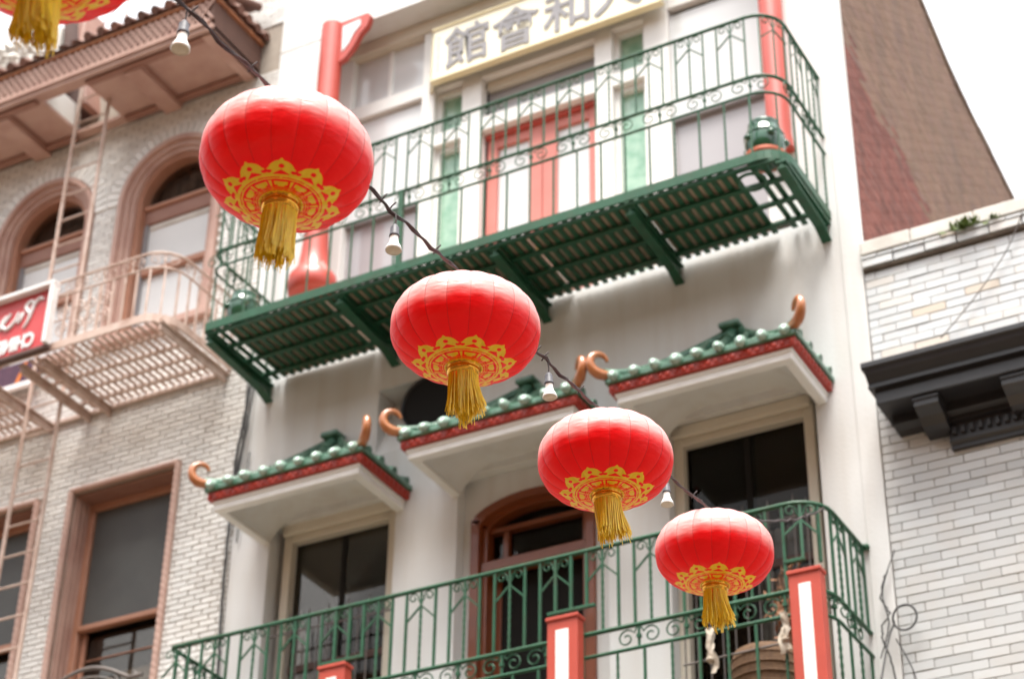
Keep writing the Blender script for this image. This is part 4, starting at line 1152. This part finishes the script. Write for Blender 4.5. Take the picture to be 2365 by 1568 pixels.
# slanted script line above it, also reversed
scr = [[(0, .30), (.05, .34), (.13, .27), (.16, .18), (.20, .05), (.26, -.04)], [(.10, .28), (.20, .33), (.26, .26), (.20, .17), (.16, .17)],
       [(.30, .20), (.32, .12), (.37, .05)], [(.37, .22), (.42, .10), (.52, .02), (.60, .06), (.62, .16), (.56, .22)], [(.50, .24), (.60, .12), (.68, .02)],
       [(.72, .22), (.70, .10), (.78, .06), (.84, .14), (.80, .22), (.73, .20)], [(.92, .28), (.95, .10), (1.04, .04)], [(1.08, .2), (1.12, .06), (1.22, .1), (1.2, .22)]]
mm = MB()
for st_ in scr:
    P3 = [Vector((-1.98 - q[0] * .92, -1.343, 14.20 + q[1] * .92)) for q in st_]
    fine = []
    for i in range(len(P3) - 1):
        p0, p1, p2, p3 = P3[max(i - 1, 0)], P3[i], P3[i + 1], P3[min(i + 2, len(P3) - 1)]
        for k in range(6):
            t = k / 6; fine.append(.5 * ((2 * p1) + (p2 - p0) * t + (2 * p0 - 5 * p1 + 4 * p2 - p3) * t * t + (3 * p1 - p0 - 3 * p2 + p3) * t ** 3))
    fine.append(P3[-1])
    mm.tube(fine, [.016 + .010 * math.sin(PI * i / (len(fine) - 1)) for i in range(len(fine))], 6)
obj('script_lettering', mm, MT['signwhite'], sgn)
pb = thing('hanging_banner', 'purple banner with orange diagonal stripe under the fire escape floor', 'banner', (-3.5, -.1, 14.5))
obj('cloth', MB().box(-4.4, -3.10, -.13, -.11, 14.42, 14.72), MT['purple'], pb)
obj('stripe', MB().prism([(-3.42, 14.43), (-3.36, 14.43), (-3.26, 14.70), (-3.32, 14.70)], 'y', -.135, -.131), MT['orangeb'], pb)
obj('rail', MB().box(-4.4, -2.95, -.16, -.10, 14.33, 14.41, .008), MT['signwhite'], pb)

# ---- curled iron railing at the bottom left
cr = thing('curled_railing', 'grey wrought iron railing with curls below the large brown window', 'railing', (-.85, -.9, 9.3))
top = [(-1.55 + 1.3 * t, -.9, 9.70 + .20 * math.sin(PI * min(1, t * 1.15)) + .03) for t in [i / 24 for i in range(25)]]
obj('top_rail', MB().tube(top, .020, 8), MT['iron'], cr)
obj('second_rail', MB().tube([(p[0], p[1], p[2] - .10) for p in top], .013, 6), MT['iron'], cr)
for k in range(5):
    cx = -1.35 + .24 * k
    obj('curl', MB().tube([(cx + r * math.cos(a), -.9, 9.70 + r * math.sin(a)) for r, a in [(.085 - .065 * q / 18, math.radians(80 - 480 * q / 18)) for q in range(19)]], .010, 6), MT['iron'], cr)
for k in range(9): obj('baluster', MB().tube([(-1.5 + .15 * k, -.9, 8.4), (-1.5 + .15 * k, -.9, 9.68)], .011, 6), MT['iron'], cr)
obj('side_rail', MB().tube([(-1.55, -.9, 9.74), (-1.5, -.4, 9.80), (-1.5, -.02, 9.78)], .015, 6), MT['iron'], cr)

# ================================================================== right brick building
rb = thing('brick_shopfront', 'white glazed brick building with weedy parapet at the right edge', 'building', (9, 0, 0))
RX0, RX1 = 7.205, 13.0
m = MB(); m.box(RX0, RX1, .012, 8, 0, 12.98)
obj('wall', m, MT['mortar'], rb)
print('right bricks', lay_bricks(rb, 'r', MT['brickw'], [(RX0 + .003, RX1, 4.0, 11.46)], .0885, .325, .0065, [], 0.0, 230))
n0 = lay_bricks(rb, 'p', MT['brickw2'], [(RX0 + .003, RX1, 11.46, 12.70)], .0885, .325, .0065, [], 0.0, 100, jit=.004)
# ledge, header course and coping
obj('ledge', MB().box(RX0, RX1, -.035, .012, 12.715, 12.735, .004), MT['mortar'], rb)
hb = shared('header_brick', MB().obox((0, 0, 0), .150, .03, .042, .006), MT['brickw2'])
hc = shared('header_brick', MB().obox((0, 0, 0), .075, .03, .016, .004), MT['brickw2'])
for i in range(18):
    piece('header_brick', hb, (RX0 + .155 + i * .312, -.022 + random.uniform(-.004, .004), 12.785), rb)
for i in range(36): piece('header_brick', hc, (RX0 + .08 + i * .157, -.030 + random.uniform(-.003, .003), 12.850), rb)
x = RX0 + .002
for i, wd in enumerate((.50, .62, .55, .7, .6, .65, .6, .6, .5)):
    obj('coping_stone', MB().box(x, x + wd - .006, -.07, .40, 12.875, 13.03 + random.uniform(-.004, .004), .012), MT['stone'], rb); x += wd
# black cornice with brackets and dentils
co = thing('black_cornice', 'glossy black cornice with brackets and dentils across white bricks', 'cornice', (9, 0, 11))
CX0 = 7.30
def strip(x0, y, z0, z1, nm, ch=.006): return obj(nm, MB().box(x0, RX1, y, -.002, z0, z1, ch), MT['black'], co)
def roll(x0, prof, nm):
    m = MB(); n = len(prof)
    m.prism([(q[0], q[1]) for q in prof], 'x', x0, RX1); return obj(nm, m, MT['black'], co)
roll(7.275, [(-.60, 11.34), (-.60, 11.295), (-.58, 11.28), (0, 11.28), (0, 11.355), (-.58, 11.355)], 'top_lip')
roll(7.30, [(-.575, 11.279), (-.565, 11.235), (-.53, 11.195), (-.50, 11.165), (-.50, 11.14), (-.515, 11.135), (-.515, 11.117), (0, 11.117), (0, 11.279)], 'cyma')
roll(7.345, [(-.46, 11.116), (-.46, 10.98), (-.44, 10.973), (0, 10.973), (0, 11.116)], 'corona')
roll(7.40, [(-.20, 10.972), (-.20, 10.885), (-.12, 10.855), (0, 10.855), (0, 10.972)], 'bed_mould')
roll(7.86, [(-.14, 10.854), (-.14, 10.825), (-.09, 10.815), (-.09, 10.645), (-.05, 10.625), (-.05, 10.585), (0, 10.585), (0, 10.854)], 'frieze')
for x in (7.67, 8.46, 9.25, 10.04):
    k = MB(); k.prism([(-.42, 10.967), (-.42, 10.88), (-.39, 10.865), (-.30, 10.83), (-.22, 10.775), (-.16, 10.755), (-.03, 10.735), (-.03, 10.967)], 'x', x, x + .22)
    b_ = obj('bracket', k, MT['black'], co)
    obj('bracket_cap', MB().box(x - .012, x + .232, -.435, -.03, 10.93, 10.965, .008), MT['black'], b_)
dn = shared('dentil', MB().obox((0, 0, 0), .022, .02, .035, .005), MT['black'])
for i in range(30): piece('dentil', dn, (7.92 + i * .078, -.105, 10.735), co)
st_ = pmat('rust_brown_stain', (.20, .10, .045), .8, (.3, .18, .1), 12, .8)

# weed growing on the parapet
wd = thing('parapet_weed', 'green weed growing from the parapet joint of the right building', 'plant', (8.24, -.06, 12.87))
m = MB(); rr = random.Random(11)
for k in range(70):
    c0 = Vector((8.24 + rr.gauss(0, .07), -.07, 12.86)); d = Vector((rr.uniform(-.7, .7), rr.uniform(-1, -.1), rr.uniform(-.2, 1))).normalized(); l = rr.uniform(.05, .13)
    s = d.cross(Vector((rr.uniform(-1, 1), rr.uniform(-1, 1), 0))).normalized() * l * .16
    m.add([c0, c0 + d * l * .5 + s, c0 + d * l, c0 + d * l * .5 - s], [(0, 1, 2, 3)])
obj('foliage', m, MT['leaf'], wd)['kind'] = 'stuff'
obj('stem', MB().tube([(8.24, -.06, 12.84), (8.22, -.09, 12.89), (8.26, -.12, 12.95)], .006, 5), MT['leaf'], wd)
m = MB()
for k in range(22):
    c0 = Vector((8.52 + rr.gauss(0, .03), -.07, 12.87)); d = Vector((rr.uniform(-.7, .7), rr.uniform(-1, -.1), rr.uniform(-.1, 1))).normalized(); l = rr.uniform(.03, .07)
    s = d.cross(Vector((rr.uniform(-1, 1), rr.uniform(-1, 1), 0))).normalized() * l * .18
    m.add([c0, c0 + d * l * .5 + s, c0 + d * l, c0 + d * l * .5 - s], [(0, 1, 2, 3)])
tag(obj('parapet_weed', m, MT['leaf'], None, (8.52, -.06, 12.87)), 'tiny green sprout on the parapet right of the larger weed', 'plant')

# ---- loose cables
def cable(name, pts, r, label, grp=None, cat='cable', mat='cable', wob=0.0, sd=0):
    rr = random.Random(sd); P3 = [Vector(p) for p in pts]; fine = []
    for i in range(len(P3) - 1):
        p0, p1, p2, p3 = P3[max(i - 1, 0)], P3[i], P3[i + 1], P3[min(i + 2, len(P3) - 1)]
        for k in range(8):
            t = k / 8; q = .5 * ((2 * p1) + (p2 - p0) * t + (2 * p0 - 5 * p1 + 4 * p2 - p3) * t * t + (3 * p1 - p0 - 3 * p2 + p3) * t ** 3)
            fine.append(q + Vector((rr.uniform(-wob, wob), 0, rr.uniform(-wob, wob))))
    fine.append(P3[-1])
    return tag(obj(name, MB().tube(fine, r, 6), MT[mat], None, pts[0]), label, cat, grp)
G1 = 'dark cables down the joint of the two left buildings'
cable('wall_cable', [(.08, -.04, 13.6), (.03, -.05, 13.0), (-.02, -.05, 12.5), (-.03, -.05, 11.6), (-.01, -.05, 10.6), (.02, -.05, 9.9), (.0, -.05, 8)], .017, 'thickest dark cable running down the joint beside the left canopy', G1, wob=.006, sd=1)
cable('wall_cable', [(.12, -.04, 13.5), (.09, -.06, 12.9), (.04, -.06, 12.3), (.07, -.06, 11.9)], .012, 'short dark cable fraying below the upper balcony corner', G1, wob=.008, sd=2)
cable('wall_cable', [(.02, -.03, 13.5), (.06, -.06, 12.8), (-.01, -.06, 12.2), (.04, -.06, 11.7)], .011, 'dark cable crossing the others above the left canopy', G1, wob=.008, sd=3)
cable('wall_cable', [(.14, -.03, 12.6), (.10, -.04, 12.0), (.09, -.04, 11.5)], .008, 'thin grey cable on the white wall right of the cable bundle', G1, wob=.004, sd=4)
ring_ = [(7.30 + .105 * math.cos(a), -.10, 9.07 + .115 * math.sin(a)) for a in [math.radians(200 - 20 * k) for k in range(22)]]
cable('coiled_cable', [(7.06, -.5, 7.9), (7.12, -.3, 8.5), (7.16, -.14, 8.9)] + ring_, .010, 'thin black cable looping into a ring on the white bricks', 'tangled wires at the right corner', sd=5)
cable('loose_wire', [(7.17, -.06, 9.55), (7.10, -.08, 9.3), (7.16, -.07, 9.15), (7.08, -.08, 9.0), (7.14, -.08, 8.7), (7.2, -.08, 8.3), (7.18, -.08, 7.6)], .008, 'crumpled dark wire on the white pilaster above the loop', 'tangled wires at the right corner', wob=.012, sd=6)
cable('loose_wire', [(7.25, -.04, 9.75), (7.12, -.08, 9.35), (7.15, -.08, 9.05), (7.05, -.08, 8.75)], .006, 'thin wire slanting from the brick edge toward the balcony end', 'tangled wires at the right corner', wob=.004, sd=7)
cable('loose_wire', [(7.20, -.08, 8.9), (7.34, -.08, 8.5), (7.33, -.08, 8.0), (7.3, -.05, 7.5)], .006, 'thin wire dropping below the loop to the grey clips', 'tangled wires at the right corner', sd=8)
cl = thing('cable_clip', 'stack of dark clips on the wall under the cable loop', 'clip', (7.26, -.06, 8.2))
for k in range(5): obj('clip', MB().box(7.22, 7.29, -.09, -.014, 8.06 + k * .085, 8.11 + k * .085, .008), MT['cable'], cl)
cable('wall_wire', [(8.82, -.06, 12.95), (8.62, -.05, 12.55), (8.36, -.05, 12.22), (8.1, -.05, 11.95), (7.88, -.05, 11.75)], .006, 'thin grey wire slanting across the weathered bricks above the black cornice', mat='iron', sd=9)
# ================================================================== lanterns on their string
RL = .35
NP = 10                                       # petals of the print; twice as many ribs
HV = .215
def lan_r(t):                                 # t: polar parameter from bottom (-1) to top (1) -> radius, height
    a = t * PI / 2
    c, s = math.cos(a), math.sin(a)
    e = .74
    return RL * (abs(c) ** e), HV * (abs(s) ** .92) * (1 if s > 0 else -1)
T0, T1 = -.917, .925
def seg(px, py, ax, ay, bx, by):
    vx, vy = bx - ax, by - ay; l = vx * vx + vy * vy
    t = max(0, min(1, ((px - ax) * vx + (py - ay) * vy) / l)) if l else 0
    return math.hypot(px - ax - vx * t, py - ay - vy * t)
def gold(u, q):
    """signed coverage of the gold print: u in -.5..+.5 across one petal, q radial 0 (collar) .. 1 (petal tip); >0 gold"""
    au = abs(u)
    rad = .22 + .98 * q                        # true radius in the flat print, petal tip at 1.2
    x = u * 2 * math.pi / 10 * rad             # arc width
    RB = .60
    if q < RB - .035:
        red = -1.0
        for c, h in ((.10, .018), (.20, .016), (.435, .017)):
            red = max(red, h - abs(q - c))
        for c, off in ((.15, .5), (.505, 0.0)):                    # dashed rings
            v = abs(((u + off + 1.5) % 1) - .5)
            red = max(red, min(.016 - abs(q - c), (v - .035) * rad * .6))
        # key fret: an open-cornered box for each half petal
        w = (((u * 1.0) + .5) % 1) - .5
        xb = abs(w) * 2 * math.pi / 10 * rad
        hw = .30 * rad
        yy = q - .318
        if abs(yy) < .11:
            box = max(xb - hw * .80, abs(yy) - .078)
            red = max(red, min(.018 - abs(box), 1))
            if xb < .05 and -.10 < yy < -.05: red = -.02
            red = max(red, min(.013 - abs(yy), .055 - xb) if xb < .07 and False else -1)
        return -red
    X = x; Yp = rad                            # flat coordinates of the petal
    W = math.pi / 10 * rad                     # half spacing
    body = .222 - math.hypot(X * .90, (Yp - .985) * 1.14)
    tip = min((1.245 - Yp) * .60 - abs(X) * .75, Yp - 1.0)
    wing = .100 - math.hypot((abs(X) - .235) * .95, Yp - .880)
    base = (.22 + .98 * RB) + .050 - Yp
    hook = .034 - seg(abs(X), Yp, .235, .965, min(.335, W - .012), .950)
    g = max(body, tip, min(wing, W - .012 - abs(X)), base, min(hook, W - .040 - abs(X)))
    hole = .058 - math.hypot(X, (Yp - 1.035))
    curl = .046 - math.hypot((abs(X) - .222), Yp - .890)
    slit = .019 - seg(abs(X), Yp, .222, .905, W + .02, .945)
    tri = min(.175 - abs(X) * .95 - (Yp - .80) * 1.25, Yp - .805)
    return min(g, -hole, -curl, -slit, -tri)
NU, NVL, NVU = NP * 36, 96, 30
def lantern_body():
    m = MB(); vals = []
    ts = [T0 + (-.16 - T0) * (j / NVL) for j in range(NVL)] + [-.16 + (T1 + .16) * (j / NVU) for j in range(NVU + 1)]
    # arc length from collar for the print radius
    rr = [lan_r(t) for t in ts]; acc = [0]
    for a, b in zip(rr, rr[1:]): acc.append(acc[-1] + math.hypot(b[0] - a[0], b[1] - a[1]))
    QL = next(acc[i] for i in range(len(acc)) if rr[i][0] > .236)
    vs = []
    for j, t in enumerate(ts):
        r, z = rr[j]
        sw = max(0, 1 - abs(t)) ** .5
        for i in range(NU):
            ph = 2 * PI * i / NU
            k = abs(math.sin(ph * NP))            # 2*NP lobes, sharp valleys on the seams
            f = 1 + (.016 * (k ** .6) - .010) * min(1, sw * 1.5)
            vs.append((r * f * math.cos(ph), r * f * math.sin(ph), z * (1 + .012 * k)))
            u = ((ph / (2 * PI) * NP + .25) % 1) - .5
            q = acc[j] / QL
            vals.append(-1 if q > 1.05 else gold(u, q))
    fs = [(j * NU + i, j * NU + (i + 1) % NU, (j + 1) * NU + (i + 1) % NU, (j + 1) * NU + i) for j in range(len(ts) - 1) for i in range(NU)]
    m.add(vs, fs, True)
    me = m.mesh('lantern_body')
    at = me.attributes.new('gold_print', 'FLOAT', 'POINT')
    at.data.foreach_set('value', [max(0, min(1, .5 + v * 9)) for v in vals])
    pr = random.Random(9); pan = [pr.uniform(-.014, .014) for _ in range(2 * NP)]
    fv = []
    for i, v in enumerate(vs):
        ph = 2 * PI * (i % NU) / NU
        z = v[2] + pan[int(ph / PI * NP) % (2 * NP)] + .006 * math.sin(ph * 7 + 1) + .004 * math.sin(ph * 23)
        t = min(1, max(0, (z + .050) / .085)); fv.append(t * t * (3 - 2 * t))  # blend to pale pink rises with height, offset panel by panel
    ab = me.attributes.new('pale_top', 'FLOAT', 'POINT'); ab.data.foreach_set('value', fv)
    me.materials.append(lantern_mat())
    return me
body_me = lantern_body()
rib_pts = []
for j in range(34):
    t = -.60 + (T1 + .60) * j / 33; r, z = lan_r(t); sw = max(0, 1 - abs(t)) ** .5
    rib_pts.append((r * (1 - .010 * min(1, sw * 1.5)) + .0006, 0, z))
rib_me = shared('rib', MB().tube(rib_pts, .0009, 4), MT['rib'])
rb_, zb_ = lan_r(T0); rt_, zt_ = lan_r(T1)
collar_me = shared('collar', MB().lathe([(rb_ + .004, .012), (rb_ + .006, .0), (rb_ - .002, -.006), (rb_ - .002, -.018), (rb_ + .003, -.022), (rb_ - .003, -.028), (rb_ - .004, -.040), (rb_ - .012, -.045)], 48, (0, 0, zb_), cap=False), MT['brass'])
cap_me = shared('cap', MB().lathe([(rt_ + .012, -.006), (rt_ + .012, .006), (rt_ * .8, .016), (rt_ * .62, .030), (rt_ * .30, .034), (.006, .036)], 32, (0, 0, zt_), cap=False), MT['capmetal'])
hook_me = shared('hook', MB().tube([(0, 0, zt_ + .03), (0, 0, zt_ + .05), (.012, 0, zt_ + .065), (0, 0, zt_ + .08)], .004, 6), MT['iron'])
def tassel(sd, sway, split):
    rr = random.Random(sd); m = MB()
    R0 = rb_ - .008
    for k in range(430):
        a = rr.uniform(0, 2 * PI); rad = R0 * math.sqrt(rr.uniform(.05, 1)) if rr.random() < .45 else R0 * rr.uniform(.9, 1)
        ln = rr.uniform(.175, .215) if rr.random() < .75 else rr.uniform(.20, .25)
        clump = split * .018 * math.sin(3 * a + sd)
        ex = (sway[0] * (.5 + .5 * math.sin(a * 2 + sd)) + clump * math.cos(a), sway[1] + clump * math.sin(a))
        jx, jy = rr.gauss(0, .006), rr.gauss(0, .006)
        pts = []
        for q in range(6):
            t = q / 5; s = t ** 1.7
            pts.append((math.cos(a) * rad * (1 + .04 * t) + (ex[0] + jx) * s, math.sin(a) * rad * (1 + .04 * t) + (ex[1] + jy) * s, zb_ - .035 - ln * t))
        m.tube(pts, .0021, 3, caps=False)
    me = m.mesh('tassel'); me.materials.append(MT['thread']); return me
def lantern(p, label, rz, sway, split, sd, tilt=(0, 0)):
    T = thing('red_lantern', label, 'lantern', p, 'red silk lanterns on the overhead string')
    T.rotation_euler = (tilt[0], tilt[1], rz); T.scale = (1 + .012 * math.sin(sd * 7), 1 + .012 * math.sin(sd * 3 + 1), 1 + .03 * math.sin(sd * 5 + 2))
    WL0 = Vector(p)
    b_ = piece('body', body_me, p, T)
    for k in range(2 * NP): piece('rib', rib_me, p, T, rot=(0, 0, k * PI / NP))
    piece('collar', collar_me, p, T); piece('cap', cap_me, p, T); piece('hook', hook_me, p, T)
    t = piece('tassel', tassel(sd, sway, split), p, T, rot=(0, 0, -rz))
    return T
LP = [Vector(q) for q in ((8.17, -11.86, 6.475), (8.07, -10.29, 6.64), (7.99, -8.71, 6.77), (7.99, -7.25, 6.81), (7.81, -5.42, 7.15))]
lantern(LP[0], 'nearest red lantern cut off at the top left corner of the view', .35, (.02, .0), .5, 3, (.02, -.03))
lantern(LP[1], 'large red lantern hanging in front of the cream brick arched window', .12, (.0, .0), .15, 5, (-.02, .025))
lantern(LP[2], 'red lantern hanging over the green balcony floor above the round vent', .28, (.03, .01), .9, 8, (.03, .02))
lantern(LP[3], 'red lantern hanging between the middle and right canopies', .21, (.035, .0), .7, 13, (-.015, -.03))
lantern(LP[4], 'smallest and lowest red lantern in front of the lower balcony railing', .05, (.045, .0), .8, 21, (.02, .035))

# ---- the string: a twisted cord from lantern top to lantern top
tops = [p + Vector((0, 0, zt_ + .075)) for p in LP]
first = tops[0] + (tops[0] - tops[1]) * 1.5 + Vector((0, 0, .25))
last = Vector((7.15, -1.06, 9.86))
nodes = [first] + tops + [Vector((6.93, -.85, 9.86))]
pts = []
rr = random.Random(2)
for a, b in zip(nodes, nodes[1:]):
    n = 26
    for k in range(n):
        t = k / n; p = a.lerp(b, t); p.z -= .22 * t * (1 - t) * (b - a).length / 1.5 * .55
        pts.append(p + Vector((rr.gauss(0, .0035), rr.gauss(0, .0035), rr.gauss(0, .0035))))
pts.append(nodes[-1])
cordT = thing('lantern_cord', 'dark twisted cord from which the red lanterns and bulbs hang', 'cord', tuple(LP[2]))
obj('cord', MB().tube(pts, .0068, 7), MT['cord'], cordT)
tw = [p + Vector((.010 * math.cos(i * 1.1), .0, .010 * math.sin(i * 1.1))) for i, p in enumerate(pts)]
obj('twisted_strand', MB().tube(tw, .0045, 5), MT['cord'], cordT)
for a, b in zip(nodes[:-1], nodes[1:-1]):
    for t in (.30, .48, .53, .80):
        p = a.lerp(b, t); p.z -= .22 * t * (1 - t) * (b - a).length / 1.5 * .55
        obj('cable_tie', MB().tube([p + Vector((-.012, 0, -.012)), p + Vector((.008, 0, .014)), p + Vector((.02, .01, .034))], .004, 5), MT['cord'], cordT)
# ---- reflector bulbs
soc = MB().lathe([(.010, .012), (.018, .0), (.022, -.006), (.0225, -.045), (.026, -.047), (.026, -.056), (.023, -.058)], 20)
soc_me = shared('socket', soc, MT['socket'])
blb = MB().lathe([(.021, -.058), (.0215, -.078), (.024, -.095), (.033, -.112), (.0405, -.128), (.0415, -.136), (.039, -.139)], 28, cap=False)
blb_me = shared('bulb_glass', blb, MT['bulb'])
len_me = shared('lens', MB().lathe([(.039, -.138), (.036, -.1395), (.030, -.137), (.026, -.1375), (.018, -.1385), (.008, -.1395), (.0005, -.1395)], 28, cap=False), MT['lens'])
def bulb(a, b, t, label):
    p = a.lerp(b, t); p.z -= .22 * t * (1 - t) * (b - a).length / 1.5 * .55
    B_ = thing('light_bulb', label, 'light bulb', p, 'white reflector bulbs on the lantern cord')
    B_.rotation_euler = (rr.uniform(-.05, .05), rr.uniform(-.05, .05), 0)
    h = .07
    obj('flex', MB().tube([p, p + Vector((.004, 0, -h * .5)), p + Vector((0, 0, -h))], .004, 6), MT['cord'], B_)
    q = p + Vector((0, 0, -h - .005))
    k_ = (.9, .9, .95); piece('socket', soc_me, q, B_, scale=k_); g_ = piece('bulb_glass', blb_me, q, B_, scale=k_); piece('lens', len_me, q, g_)
bulb(tops[0], tops[1], .51, 'white reflector bulb hanging in front of the tiled eave')
bulb(tops[1], tops[2], .56, 'white reflector bulb hanging between the large lantern and the green balcony floor')
bulb(tops[2], tops[3], .56, 'white reflector bulb hanging by the middle and right canopy horns')
bulb(tops[3], tops[4], .53, 'white reflector bulb half hidden behind the lantern under the right canopy')
